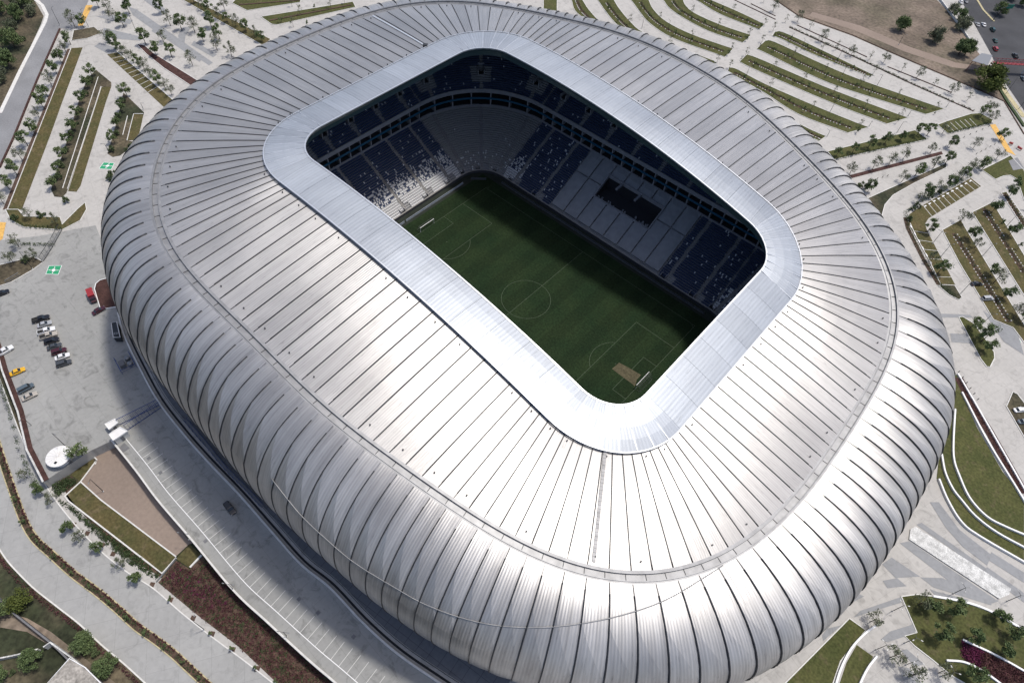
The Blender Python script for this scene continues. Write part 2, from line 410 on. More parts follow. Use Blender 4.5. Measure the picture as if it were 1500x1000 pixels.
# ---- outer rolled skin: one gill panel per bay; a flat sheet, a triangular fold, the roll and the wall below
def bump_(d, c, w): d = (d - c + 180) % 360 - 180; return math.exp(-(d / w) ** 2)
def gill_amp(th):
    d = math.degrees(th); return min(1, max(bump_(d, -88, 40), bump_(d, 30, 26), .03))
def gill_puff(th):
    d = math.degrees(th); return .06 + .6 * max(bump_(d, 178, 66), .26 * bump_(d, 5, 62))
def gill_curve(g, f):
    x, y, nx, ny, zg, W, zl, th = g; zw = zl + .35 * (zg - zl); a = min(f, 1) * math.pi / 2; W = W - 1.5
    if f <= 1: return W * math.sin(a) ** (2 / 2.3), zw + (zg - zw) * math.cos(a) ** (2 / 2.3)
    q = f - 1; return W * (1 - .09 * q ** 1.6), zw + (zl - zw) * q
FB = .74       # where the fold ends and the roll begins
def gill_pt(g, s, f, extra=0.0):
    x, y, nx, ny, zg, W, zl, th = g; A = .34 * gill_amp(th); cr = .26 + .44 * s
    o_, z = gill_curve(g, f)
    if f < FB:
        f0, f1 = (0, cr) if f < cr else (cr, FB); q = (f - f0) / max(1e-6, f1 - f0); a0, b0 = gill_curve(g, f0); a1, b1 = gill_curve(g, f1)
        # the crest of the fold is set back a little, so that the two sheets meet at an angle
        if f < cr: a1 -= 1.0 * (1 - s); b1 -= 2.2 * (1 - s)
        else: a0 -= 1.0 * (1 - s); b0 -= 2.2 * (1 - s)
        o_ = o_ * (1 - A) + (a0 + (a1 - a0) * q) * A; z = z * (1 - A) + (b0 + (b1 - b0) * q) * A
    fa = min(1, f); P = gill_puff(th); L = P * math.sin(math.pi * s) * min(1, fa * 1.6) + (.12 + .55 * P) * (1 - s) * min(1, fa * 2) + extra; a = fa * math.pi / 2
    return Vector((x + nx * (1.4 + o_ + L * math.sin(a)), y + ny * (1.4 + o_ + L * math.sin(a)), z + L * math.cos(a)))
facade = empty('facade', parent=stadium)
SKV, SKF = [], []
for i in range(NR):
    ns = 7; V = []; UV = []; F = []; wd = GSn[i + 1] - GSn[i]; SS = [.015 + .97 * a / (ns - 1) for a in range(ns)]; GG = [gat(GSn[i] + wd * s) for s in SS]
    for f0, f1, n in ((0, None, 6), (None, FB, 4), (FB, 1.0, 9), (1.0, 2.0, 6)):
        k = len(V); L0 = 38 * (f0 if f0 is not None else .4)
        for s, g in zip(SS, GG):
            cr = .26 + .44 * s; a, b_ = (cr - 1e-5 if f0 is None else f0), (cr - 1e-4 if f1 is None else f1)
            if f0 is None: a = cr + 1e-4
            for q in range(n + 1): V.append(gill_pt(g, s, a + (b_ - a) * q / n if not (f0 == 1.0) else 1.0 + 1e-6 + q / n * (1 - 1e-6))); UV.append(((s - .5) * wd, L0 + 12 * q / n))
        F += [tuple(x + k for x in f[::-1]) for f in grid_faces(ns, n + 1)]
    k = len(SKV); SKV += V; SKF += [tuple(x + k for x in f) for f in F]
    for a in (0, ns - 1):      # turned-in side edges
        k = len(V); FS = [j / 14 * 2 for j in range(15)]
        for f in FS: V += [gill_pt(GG[a], SS[a], f), gill_pt(GG[a], SS[a], f, -.5)]; UV += [(0, f), (.5, f)]
        for q in range(14):
            h = (k + 2 * q, k + 2 * q + 2, k + 2 * q + 3, k + 2 * q + 1); F.append(h if a == 0 else h[::-1])
    k = len(V)                  # turned-in lip
    for s, g in zip(SS, GG): p = gill_pt(g, s, 2.0); V += [p, Vector((p.x - g[2] * 2.2, p.y - g[3] * 2.2, p.z - .2))]; UV += [(s, 0), (s, 2)]
    for a in range(ns - 1): F.append((k + 2 * a, k + 2 * a + 2, k + 2 * a + 3, k + 2 * a + 1))
    mobj('gill_panel', V, F, M['gill'], facade, smooth=True, uv=UV)
    g = gat(GSn[i]); mb = MB(); P = [gill_pt(g, 0.0, f, .06) for f in [.06 + 1.94 * j / 26 for j in range(27)]]; mb.tube(P, .14 + .17 * min(1, (gill_puff(g[7]) - .06) / .4), 5); mb.build('gill_rib', M['rib'], facade, smooth=True)
# inner liner of the skin and concourse wall behind the lip
V = []; F = []
for i in range(NGU):
    g = gat(GL * i / NGU)
    for o_, z_ in ((-.5, g[4] - 1.6), (g[5] * .55, g[4] - 5), (g[5] * .86, g[6] + (g[4] - g[6]) * .38), (g[5] * .86, g[6] + .4), (g[5] * .45, g[6] + 1.2), (g[5] * .45, -.5)): V.append((g[0] + g[2] * o_, g[1] + g[3] * o_, z_))
for i in range(NGU):
    j = (i + 1) % NGU
    for c in range(5): F.append((i * 6 + c, i * 6 + c + 1, j * 6 + c + 1, j * 6 + c)[::-1])
mobj('concourse_wall', V, F, M['wall_dark'], stadium)
skin_bvh = BVHTree.FromPolygons(SKV, SKF)
# light trim seam that runs along the lower skin and climbs to the gutter
TR = [(398, 700), (440, 752), (480, 790), (521, 824), (577, 858.5), (625, 885), (686, 906.6), (745, 917), (813.5, 917), (896, 904), (971, 880), (1032, 845), (1075, 817)]
TP = []
for q in smooth_line([(a, b, 0) for a, b in TR], 5):
    d = px(q[0], q[1], 0) - Vector(CAM_LOC); d.normalize(); h = skin_bvh.ray_cast(Vector(CAM_LOC), d)
    if h[0] is not None: TP.append(h[0] + h[1] * (.16 if h[1].dot(d) < 0 else -.16))
mb = MB(); mb.tube(TP, .13, 5); mb.build('skin_trim', M['gutter'], facade, smooth=True)

# ---- canopy ring round the opening
ring = empty('canopy_ring', parent=stadium)
cutI = []; cutO = []
AI, BI = RI.a - RI.r, RI.b - RI.r
tI = tO = 0
for gi, go in zip(RI.segs, RO.segs):
    k = 8 if gi[0] == 'c' else max(1, round(gi[3] / 9.2))
    for j in range(k): cutI.append(tI + gi[3] * j / k); cutO.append(tO + go[3] * j / k)
    tI += gi[3]; tO += go[3]
cutI.append(RI.L); cutO.append(RO.L)
for i in range(len(cutI) - 1):
    V = []; UV = []; a0, a1, b0, b1 = cutI[i], cutI[i + 1], cutO[i], cutO[i + 1]; ns, nt_ = 3, 5
    curved = RI.at((a0 + a1) / 2)[2] not in (0, 1, -1)
    for a in range(ns):
        s = .004 + .992 * a / (ns - 1); xi, yi, _, _ = RI.at(a0 + (a1 - a0) * s if not (i == len(cutI) - 2 and a == ns - 1) else 0); xo, yo, _, _ = RO.at(b0 + (b1 - b0) * s if not (i == len(cutI) - 2 and a == ns - 1) else 0)
        if a == 1:   # facets: the middle of a panel lies on the chord
            xi = (RI.at(a0)[0] + RI.at(a1)[0]) / 2; yi = (RI.at(a0)[1] + RI.at(a1)[1]) / 2; xo = (RO.at(b0)[0] + RO.at(b1)[0]) / 2; yo = (RO.at(b0)[1] + RO.at(b1)[1]) / 2
        for b in range(nt_):
            t = b / (nt_ - 1); x, y = xi + (xo - xi) * t, yi + (yo - yi) * t
            V.append(Vector((x, y, ring_z(x, y) + .1 + .25 * math.sin(math.pi * t)))); UV.append((s * (b1 - b0), t * 12.5))
    F = [f[::-1] for f in grid_faces(ns, nt_)]
    k = len(V)
    for a in range(ns):
        p = V[a * nt_ + nt_ - 1]; q = V[a * nt_]; V.append(p - Vector((0, 0, 1.15))); V.append(q - Vector((0, 0, .5))); UV += [(0, 0), (0, 0)]
    for a in range(ns - 1):
        F.append((a * nt_ + nt_ - 1, k + 2 * a, k + 2 * a + 2, (a + 1) * nt_ + nt_ - 1)); F.append((a * nt_, (a + 1) * nt_, k + 2 * a + 3, k + 2 * a + 1))
    for v in V: pass
    endp = abs(RI.at((a0 + a1) / 2)[2]) > .999 and RI.at((a0 + a1) / 2)[2] > 0
    mobj('canopy_panel', V, F, M['canopy'], ring, uv=[(u[1], u[0]) for u in UV] if endp else UV)
    if curved:
        x0, y0, _, _ = RI.at(a0); x1, y1, _, _ = RO.at(b0); mb = MB()
        mb.beam((x0, y0, ring_z(x0, y0) + .2), (x1, y1, ring_z(x1, y1) + .2), .14, .3); mb.build('canopy_joint', M['trim'], ring)
def rr_band(name, rr, zf, prof, m, parent, step=4, arc=1.6):
    """sweep a profile of (offset, height) round a rounded rectangle"""
    T = rr.cuts(step, arc); V = []; F = []; n = len(prof)
    for t in T:
        x, y, nx, ny = rr.at(t)
        for o_, z_ in prof: V.append((x + nx * o_, y + ny * o_, zf(x + nx * o_, y + ny * o_) + z_))
    for i in range(len(T)):
        j = (i + 1) % len(T)
        for c in range(n - 1): F.append((i * n + c, i * n + c + 1, j * n + c + 1, j * n + c)[::-1])
    return mobj(name, V, F, m, parent)
rr_band('inner_edge_trim', RI, ring_z, [(-.25, -.1), (-.25, .25), (.2, .25)], M['trim'], ring)
rr_band('outer_edge_trim', RO, ring_z, [(-.1, .28), (.25, .28), (.25, -.1)], M['trim'], ring)
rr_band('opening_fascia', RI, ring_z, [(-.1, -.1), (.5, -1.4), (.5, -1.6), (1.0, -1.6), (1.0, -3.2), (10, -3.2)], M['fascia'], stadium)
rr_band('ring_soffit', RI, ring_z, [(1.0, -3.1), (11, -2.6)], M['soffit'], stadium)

# ================================================================ SEATING BOWL
def field_rr(d): return RR(64.2 + d, 43.6 + d, 12.0 + d)
F0 = field_rr(0)
BASE_T = F0.cuts(2.4, 1.0)
BASE = [F0.at(t) for t in BASE_T]            # x, y, nx, ny on the front wall
NB = len(BASE)
def roof_under(x, y):
    """height of the roof underside above a place"""
    th = math.atan2(y, x); r = math.hypot(x, y); rg = float(g_rad(np.array(th)))
    # ring radius in this direction
    k = 0; q = 1.0
    ax, ay = abs(math.cos(th)), abs(math.sin(th)); rr_ = min(76.6 / max(ax, 1e-6), 55.7 / max(ay, 1e-6))
    f = min(1, max(0, (r - rr_) / max(1, rg - rr_))); xr, yr = rr_ * math.cos(th), rr_ * math.sin(th); xg, yg = rg * math.cos(th), rg * math.sin(th)
    return ring_z(xr, yr) * (1 - f) + g_z(xg, yg) * f - 3.0
LROWS, LD, LZ0, LSL = 30, 0.85, 1.25, 0.58
UROWS, UD, UD0, UZ0, USL = 30, 0.80, 24.2, 24.2, 0.70
BX0, BX1 = -12.0, 15.0
def terrace(name, rows, d0, dd, z0, sl, m, parent, clear=False):
    V = []; F = []
    for k in range(rows):
        z = z0 + sl * dd * k; zp = z - sl * dd if k else z0 - 1.3
        a, b = d0 + dd * k, d0 + dd * (k + 1); base = len(V); ok = []
        for x, y, nx, ny in BASE:
            V += [(x + nx * a, y + ny * a, zp), (x + nx * a, y + ny * a, z), (x + nx * b, y + ny * b, z)]
            ok.append((not clear) or z + 2.2 < roof_under(x + nx * b, y + ny * b))
        for i in range(NB):
            j = (i + 1) % NB
            mx_ = (BASE[i][0] + BASE[j][0]) / 2
            if not clear and BASE[i][1] > 43 and BX0 < mx_ < BX1 and 11.0 < a + .4 < 20: continue
            if ok[i] and ok[j]:
                F.append((base + 3 * i, base + 3 * j, base + 3 * j + 1, base + 3 * i + 1)[::-1]); F.append((base + 3 * i + 1, base + 3 * j + 1, base + 3 * j + 2, base + 3 * i + 2)[::-1])
    return mobj(name, V, F, m, parent)
lower = terrace('lower_stand', LROWS, 0, LD, LZ0, LSL, M['concrete_dark'], stadium)
upper = terrace('upper_stand', UROWS, UD0, UD, UZ0, USL, M['concrete_dark'], stadium, True)

# front wall coping, suites and parapets
def band(name, prof, m, parent): return rr_band(name, F0, lambda x, y: 0, prof, m, parent, 2.4, 1.0)
band('field_wall', [(-.25, -.1), (-.25, 1.3), (-.05, 1.32)], M['wall_dark'], lower)
band('front_coping', [(-.32, 1.25), (-.32, 1.5), (.25, 1.5), (.25, 1.25)], M['aisle'], lower)
LTOP = LZ0 + LSL * LD * LROWS           # about 16
DL = LD * LROWS                          # 25.5
suites = band('suite_levels', [(DL - .2, LTOP - .6), (DL, LTOP + .2), (DL + 3.6, LTOP + .2), (DL + 3.6, LTOP + 3.5), (DL - .9, LTOP + 3.5), (DL - .9, LTOP + 3.85), (DL + 3.6, LTOP + 3.85), (DL + 3.6, LTOP + 7.2), (UD0 - .2, LTOP + 7.2), (UD0 - .2, UZ0)], M['black'], stadium)
band('lower_parapet', [(DL - .75, LTOP - .9), (DL - .75, LTOP + .35), (DL - .35, LTOP + .35), (DL - .35, LTOP - .5)], M['parapet'], suites)
band('blue_balustrade', [(DL - 1.15, LTOP + 3.3), (DL - 1.15, LTOP + 4.2), (DL - .95, LTOP + 4.2), (DL - .95, LTOP + 3.4)], M['blue_glass'], suites)
band('upper_parapet', [(UD0 - .65, UZ0 - 1.2), (UD0 - .65, UZ0 + .55), (UD0 - .25, UZ0 + .55), (UD0 - .25, UZ0 - .3)], M['parapet'], suites)
T = F0.cuts(5.2, 2.6)
for t in T:
    x, y, nx, ny = F0.at(t); rz = math.atan2(ny, nx); mb = MB()
    for z in (LTOP + 1.85, LTOP + 5.5): mb.box((x + nx * (DL + 1.2), y + ny * (DL + 1.2), z), (3.6, .5, 3.3), rz)
    mb.build('suite_partition', M['parapet'], suites)

# ---- aisles: radial stairs
AT = []; t0 = 0
for g in F0.segs:
    if g[0] == 'c': AT += [t0 + g[3] * f for f in (.12, .5, .88)]
    else:
        k = max(1, round(g[3] / 12.5)); AT += [t0 + g[3] * (j + .5) / k for j in range(k)]
    t0 += g[3]
def stair(name, t, rows, d0, dd, z0, sl, w, parent):
    x, y, nx, ny = F0.at(t); rz = math.atan2(ny, nx); mb = MB()
    for k in range(rows):
        z = z0 + sl * dd * k
        if d0 == 0 and y > 43 and BX0 - 1 < x < BX1 + 1 and 10.5 < dd * (k + .5) < 20.2: continue
        if d0 > 1 and z + 2.4 > roof_under(x + nx * (d0 + dd * (k + 1)), y + ny * (d0 + dd * (k + 1))): break
        mb.box((x + nx * (d0 + dd * (k + .5)), y + ny * (d0 + dd * (k + .5)), z + .06), (dd, w, .14), rz)
        mb.box((x + nx * (d0 + dd * (k + .77)), y + ny * (d0 + dd * (k + .77)), z + .19), (dd * .46, w * .98, .2), rz)
    return mb.build(name, M['aisle'], parent)
for t in AT:
    stair('aisle', t, LROWS, 0, LD, LZ0, LSL, 1.15, lower)
    stair('aisle', t, UROWS, UD0, UD, UZ0, USL, 1.3, upper)
    # vomitory: dark doorway with concrete surround on the upper stand and by the field
    x, y, nx, ny = F0.at(t); rz = math.atan2(ny, nx); d = UD0 + 6.5; z = UZ0 + USL * 6.5
    mb = MB()
    for s in (-1, 1): mb.box((x + nx * d - ny * s * 1.25, y + ny * d + nx * s * 1.25, z + .35), (4.6, .35, 2.4), rz)
    mb.box((x + nx * (d + 2.3), y + ny * (d + 2.3), z + 1.2), (.35, 2.85, 2.2), rz)
    mb.box((x + nx * d, y + ny * d, z - .1), (4.5, 2.2, .25), rz, 1)
    mb.build('vomitory', [M['parapet'], M['black']], upper)
    if abs(ny) < .9 or abs(x) > 30:
        d = 1.3; mb = MB()
        for s in (-1, 1): mb.box((x + nx * d - ny * (s * 1.1 + 1.7), y + ny * d + nx * (s * 1.1 + 1.7), 2.0), (2.4, .25, 1.3), rz)
        mb.box((x + nx * d - ny * 1.7, y + ny * d + nx * 1.7, 1.75), (2.3, 1.9, .3), rz, 1)
        mb.build('field_exit', [M['parapet'], M['black']], lower)
AT = np.array(AT)

# ---- seats: tens of thousands, too small to pick apart one by one
def seat_block(x, y, z, nx, ny):
    tx, ty = -ny, nx; w = .21
    P = []
    for (d, h) in ((-.24, .36), (.12, .40), (.16, .82), (.26, .84), (.24, .30), (-.24, .26)):
        for s in (-w, w): P.append((x + nx * d + tx * s, y + ny * d + ty * s, z + h))
    return P
SF = [(0, 2, 3, 1), (2, 4, 5, 3), (4, 6, 7, 5), (6, 8, 9, 7), (0, 1, 11, 10), (1, 3, 5, 7), (0, 6, 4, 2)]
SF = [(0, 1, 3, 2), (2, 3, 5, 4), (4, 5, 7, 6), (6, 7, 9, 8), (10, 11, 1, 0)]
seats = {k: ([], []) for k in ('lb', 'lw', 'lg', 'ub', 'uw')}
COVER_X = (-25.5, 28.5)
def put(k, x, y, z, nx, ny):
    V, F = seats[k]; b = len(V); V += seat_block(x, y, z, nx, ny); F += [tuple(i + b for i in f) for f in SF]
def fill(kind, rows, d0, dd, z0, sl):
    for k in range(rows):
        rr_ = field_rr(d0 + dd * (k + .5)); z = z0 + sl * dd * k
        n = int(rr_.L / .52)
        # aisle positions on this ring
        for i in range(n):
            x, y, nx, ny = rr_.at(rr_.L * (i + .5) / n)
            if y < -24 and kind == 'l' and x > -40: continue
            if y < -40 or (kind == 'u' and (y < -20 or x > 84)): continue
            bx, by = x - nx * (d0 + dd * (k + .5)), y - ny * (d0 + dd * (k + .5))
            # angular distance to the aisles
            d2 = ((AX - bx) ** 2 + (AY - by) ** 2) if abs(nx) in (0., 1.) else None
            if d2 is not None:
                if d2.min() < (.75 ** 2): continue
            else:
                if np.max(ANX * nx + ANY * ny - 4 * ((AX - bx) ** 2 + (AY - by) ** 2 > 150)) > math.cos(.75 / rr_.r): continue
            if kind == 'u':
                if z + 2.4 > roof_under(x, y): continue
                if 2 < k < 10 and np.min((AX - bx) ** 2 + (AY - by) ** 2) < .75 ** 2 + 1.0: continue
                cx = rng.random(); put('uw' if cx < .018 or (k > 24 and cx < .07) else 'ub', x, y, z, nx, ny); continue
            if by > 40 and COVER_X[0] - .5 < x < COVER_X[1] + .5: continue
            if k < 3 and np.min((AX - bx - ny * 0 + ANY * 1.7) ** 2 + (AY - by - ANX * 1.7) ** 2) < 1.6: continue
            corner = nx < -.02 and ny > .02
            wp = .03
            if nx < -.5: wp = 1.0 if k < 6 else (.62 if k < 9 else (.42 if k < 14 else (.06 if k < 18 else .02)))
            elif nx > .02 and y > 0: wp = 1.0 if k < 4 else (.55 if k < 11 else .03)
            elif x < -44 and by > 30: wp = 1.0 if k < 5 else (.5 if k < 11 else .03)
            elif x < -34 or x > 44: wp = .06
            if corner: 
                put('lw' if (k < 9 and rng.random() < .10) or rng.random() < .004 else 'lg', x, y, z, nx, ny)
            else: put('lw' if rng.random() < wp else 'lb', x, y, z, nx, ny)
AF = [F0.at(t) for t in AT]; AX = np.array([a[0] for a in AF]); AY = np.array([a[1] for a in AF]); ANX = np.array([a[2] for a in AF]); ANY = np.array([a[3] for a in AF])
fill('l', LROWS, 0, LD, LZ0, LSL); fill('u', UROWS, UD0, UD, UZ0, USL)
for k, nm, m_, par in (('lb', 'blue_seats', 'seat_blue', lower), ('lw', 'white_seats', 'seat_white', lower), ('lg', 'grey_seats', 'seat_grey', lower), ('ub', 'blue_seats', 'seat_blue', upper), ('uw', 'white_seats', 'seat_white', upper)):
    o = mobj(nm, seats[k][0], seats[k][1], M[m_], par); o['kind'] = 'stuff'

# ---- covered sections of the far stand and the sunken box between them
def tier_pt(x, d, h=.95): return Vector((x, 43.6 + d, LZ0 + LSL * d + h))
def cover(x0, x1, d0, d1):
    V = []; nx_, nd = 5, max(3, int((d1 - d0) / 1.7)); 
    for i in range(nx_):
        for j in range(nd):
            a = i / (nx_ - 1); b = j / (nd - 1); e = min(a, 1 - a, b, 1 - b)
            V.append(tier_pt(x0 + (x1 - x0) * a, d0 + (d1 - d0) * b, .55 + .5 * min(1, e * 6) + .06 * rng.random()))
    F = grid_faces(nx_, nd); F = [f[::-1] for f in F]
    mobj('seat_cover', V, F, M['cover'], lower)
xs = np.linspace(COVER_X[0], COVER_X[1], 9)
for i in range(8):
    x0, x1 = xs[i] + .25, xs[i + 1] - .25
    if 2 <= i <= 5: cover(x0, x1, 1.0, 11.0); cover(x0, x1, 20.2, 24.8)
    else: cover(x0, x1, 1.0, 15.4); cover(x0, x1, 15.9, 24.8)
bx0, bx1 = xs[2], xs[6]; zb = LZ0 + LSL * 11.2
mb = MB(); ya, yb = 43.6 + 10.6, 43.6 + 20.4; zt = LZ0 + LSL * 20.2
mb.add([(bx0 - 1, ya, zb - .6), (bx1 + 1, ya, zb - .6), (bx1 + 1, yb, zb - .6), (bx0 - 1, yb, zb - .6)], [(0, 1, 2, 3)]); mb.box(((bx0 + bx1) / 2, yb, (zb + zt) / 2 - .3), (bx1 - bx0 + 2, .3, zt - zb + .6))
for x in (bx0 - .3, bx1 + .3): mb.add([(x, ya, zb - .6), (x, yb, zb - .6), (x, yb, zt), (x, ya, zb + .2)], [(0, 1, 2, 3), (3, 2, 1, 0)][:1])
mb.build('hospitality_box', M['box_dark'], lower)
for i in range(26):
    mb = MB(); x = bx0 + 1 + (bx1 - bx0 - 2) * rng.random(); y = 43.6 + 11.6 + 2.0 * rng.random(); mb.box((x, y, zb - .15), (.55, .55, .5), rng.random()); mb.box((x, y + .25, zb + .25), (.55, .1, .5)); mb.build('lounge_seat', M['cover'], lower)
mb = MB(); mb.box(((bx0 + bx1) / 2, 43.6 + 19.9, LZ0 + LSL * 20 + .75), (bx1 - bx0 + .4, .5, 1.5)); mb.box(((bx0 + bx1) / 2, 43.6 + 11.2, zb + .5), (bx1 - bx0 + .4, .3, 1.0))
for x in (bx0, bx1): mb.beam((x, 43.6 + 11.2, zb + .9), (x, 43.6 + 20, LZ0 + LSL * 20 + 1.2), .35, .9)
for x in (bx0 + 7, bx0 + 16): mb.box((x, 43.6 + 17.5, LZ0 + LSL * 17.5 + 2.1), (.8, 4.4, .9))
mb.build('box_parapet', M['parapet'], lower)

# ================================================================ PITCH
def grass_mat(name, c1, c2, stripe=0.0, patch=None, scale=0.08):
    m = bpy.data.materials.new(name); m.use_nodes = True; n = m.node_tree.nodes; l = m.node_tree.links; b = n['Principled BSDF']; b.inputs['Roughness'].default_value = .9; b.inputs['Specular IOR Level'].default_value = .15
    geo = n.new('ShaderNodeNewGeometry'); nz = n.new('ShaderNodeTexNoise'); nz.inputs['Scale'].default_value = scale; nz.inputs['Detail'].default_value = 6; l.new(geo.outputs['Position'], nz.inputs[0])
    mr = n.new('ShaderNodeMapRange'); mr.inputs[1].default_value = .35; mr.inputs[2].default_value = .65; l.new(nz.outputs['Fac'], mr.inputs[0])
    mx = n.new('ShaderNodeMix'); mx.data_type = 'RGBA'; mx.inputs[6].default_value = (*c1, 1); mx.inputs[7].default_value = (*c2, 1); l.new(mr.outputs[0], mx.inputs[0]); cur = mx.outputs[2]
    if patch:
        n3 = n.new('ShaderNodeTexNoise'); n3.inputs['Scale'].default_value = .35; n3.inputs['Detail'].default_value = 7; n3.inputs['Roughness'].default_value = .65; l.new(geo.outputs['Position'], n3.inputs[0]); r4 = n.new('ShaderNodeMapRange'); r4.inputs[1].default_value = .54; r4.inputs[2].default_value = .66; r4.inputs[4].default_value = .75; l.new(n3.outputs['Fac'], r4.inputs[0])
        m5 = n.new('ShaderNodeMix'); m5.data_type = 'RGBA'; m5.inputs[7].default_value = (*patch, 1); l.new(r4.outputs[0], m5.inputs[0]); l.new(cur, m5.inputs[6]); cur = m5.outputs[2]
    n2 = n.new('ShaderNodeTexNoise'); n2.inputs['Scale'].default_value = 1.3; n2.inputs['Detail'].default_value = 4; l.new(geo.outputs['Position'], n2.inputs[0])
    r2 = n.new('ShaderNodeMapRange'); r2.inputs[1].default_value = .3; r2.inputs[2].default_value = .7; r2.inputs[3].default_value = .68; r2.inputs[4].default_value = 1.3; l.new(n2.outputs['Fac'], r2.inputs[0])
    fac = r2.outputs[0]
    if stripe:
        sx = n.new('ShaderNodeSeparateXYZ'); l.new(geo.outputs['Position'], sx.inputs[0]); w = n.new('ShaderNodeMath'); w.operation = 'MULTIPLY'; w.inputs[1].default_value = math.pi / 5.25; l.new(sx.outputs[0], w.inputs[0])
        s = n.new('ShaderNodeMath'); s.operation = 'SINE'; l.new(w.outputs[0], s.inputs[0]); r3 = n.new('ShaderNodeMapRange'); r3.inputs[1].default_value = -.15; r3.inputs[2].default_value = .15; r3.inputs[3].default_value = 1 - stripe; r3.inputs[4].default_value = 1 + stripe; l.new(s.outputs[0], r3.inputs[0])
        mm = n.new('ShaderNodeMath'); mm.operation = 'MULTIPLY'; l.new(fac, mm.inputs[0]); l.new(r3.outputs[0], mm.inputs[1]); fac = mm.outputs[0]
    sc = n.new('ShaderNodeVectorMath'); sc.operation = 'SCALE'; l.new(cur, sc.inputs[0]); l.new(fac, sc.inputs['Scale']); l.new(sc.outputs[0], b.inputs['Base Color'])
    return m
M['pitch'] = grass_mat('pitch_grass', (.010, .023, .009), (.016, .029, .011), .09)
M['surround'] = mat('pitch_surround', (.022, .028, .022), .9, noise=.2, scale=.2)
M['line'] = mat('pitch_line', (.075, .10, .065), .8)
M['goal'] = mat('goal_white', (.8, .8, .8), .4)
M['net'] = mat('goal_net', (.10, .11, .105), .8)
sur = mobj('pitch_surround', [(BASE[i][0], BASE[i][1], .0) for i in range(NB)], [tuple(range(NB))], M['surround']); setting(sur)
pit = mobj('pitch', [(-59.5, -39.5, .02), (59.5, -39.5, .02), (59.5, 39.5, .02), (-59.5, 39.5, .02)], [(0, 1, 2, 3)], M['pitch']); setting(pit)
mb = MB(); LW = .11; zl_ = .028
def ln(x0, y0, x1, y1): 
    d = Vector((x1 - x0, y1 - y0, 0)); d.normalize(); a = Vector((-d.y, d.x, 0)) * LW / 2
    mb.add([(x0 - a.x, y0 - a.y, zl_), (x1 - a.x, y1 - a.y, zl_), (x1 + a.x, y1 + a.y, zl_), (x0 + a.x, y0 + a.y, zl_)], [(0, 1, 2, 3)])
def arc(cx, cy, r, a0, a1):
    k = max(8, int((a1 - a0) / 4))
    for i in range(k):
        p, q = R(a0 + (a1 - a0) * i / k), R(a0 + (a1 - a0) * (i + 1) / k); ln(cx + r * math.cos(p), cy + r * math.sin(p), cx + r * math.cos(q), cy + r * math.sin(q))
for y in (-34, 34): ln(-52.5, y, 52.5, y)
for x in (-52.5, 0, 52.5): ln(x, -34, x, 34)
arc(0, 0, 9.15, 0, 360); arc(0, 0, .2, 0, 360)
for s in (-1, 1):
    for w, d in ((20.16, 16.5), (9.16, 5.5)):
        ln(s * 52.5, -w, s * (52.5 - d), -w); ln(s * 52.5, w, s * (52.5 - d), w); ln(s * (52.5 - d), -w, s * (52.5 - d), w)
    arc(s * 41.5, 0, 9.15, 127 if s > 0 else -53, 233 if s > 0 else 53); arc(s * 41.5, 0, .15, 0, 360)
    for t in (-1, 1): arc(s * 52.5, t * 34, 1, (180 if s > 0 else 0) if (s * t < 0 and s < 0) or (s > 0 and t > 0) else (90 if s > 0 else -90), ((180 if s > 0 else 0) if (s * t < 0 and s < 0) or (s > 0 and t > 0) else (90 if s > 0 else -90)) + 90)
mb.build('pitch_markings', M['line'], pit)
def goal(x, s, label):
    g = empty('goal', (x, 0, 0)); tag(g, label, 'goal', 'goals on the pitch')
    for y in (-3.66, 3.66):
        mb = MB(); mb.tube([(0, y, 0), (0, y, 2.44)], .09, 8); mb.build('post', M['goal'], g)
    mb = MB(); mb.tube([(0, -3.72, 2.44), (0, 3.72, 2.44)], .1, 8); mb.build('crossbar', M['goal'], g)
    mb = MB()
    for y in (-3.66, 3.66): mb.tube([(0, y, 2.4), (s * 1.0, y, 2.3), (s * 2.0, y, .03)], .035, 5); mb.tube([(0, y, .03), (s * 2.0, y, .03)], .035, 5)
    mb.tube([(s * 1.0, -3.66, 2.3), (s * 1.0, 3.66, 2.3)], .05, 5); mb.tube([(s * 2.0, -3.66, .03), (s * 2.0, 3.66, .03)], .035, 5); mb.build('net_frame', M['net'], g)
    mb = MB()
    for k in range(25): y = -3.66 + 7.32 * k / 24; mb.tube([(0, y, 2.42), (s * 1.0, y, 2.3), (s * 2.0, y, .03)], .012, 3, cap=False)
    for f in (.25, .5, .75): mb.tube([(s * (1 + f), -3.66, 2.3 * (1 - f)), (s * (1 + f), 3.66, 2.3 * (1 - f))], .012, 3, cap=False)
    mb.tube([(s * .5, -3.66, 2.36), (s * .5, 3.66, 2.36)], .012, 3, cap=False)
    mb.build('net', M['net'], g)
goal(-52.5, -1, 'white goal standing before the blue and white seats of the end stand')
goal(52.5, 1, 'white goal beside the worn tan patch of turf')
M['worn'] = mat('worn_turf', (.085, .075, .045), .95, noise=.3, scale=.8, noise2=.25, scale2=3)
# worn patch of turf in front of a goal
wp = [px(a, b, .02) for a, b in ((906, 530), (940, 549), (932, 556), (929, 564), (896, 540))]
wo_ = mobj('worn_turf_patch', [(p.x, p.y, .036) for p in [px(a, b) for a, b in ((907, 531), (922, 539), (939, 549), (933, 556), (930, 566), (926, 562), (912, 552), (896.5, 540))]], [(0, 1, 2, 3, 4, 5, 6, 7)[::-1]], M['worn'], pit)
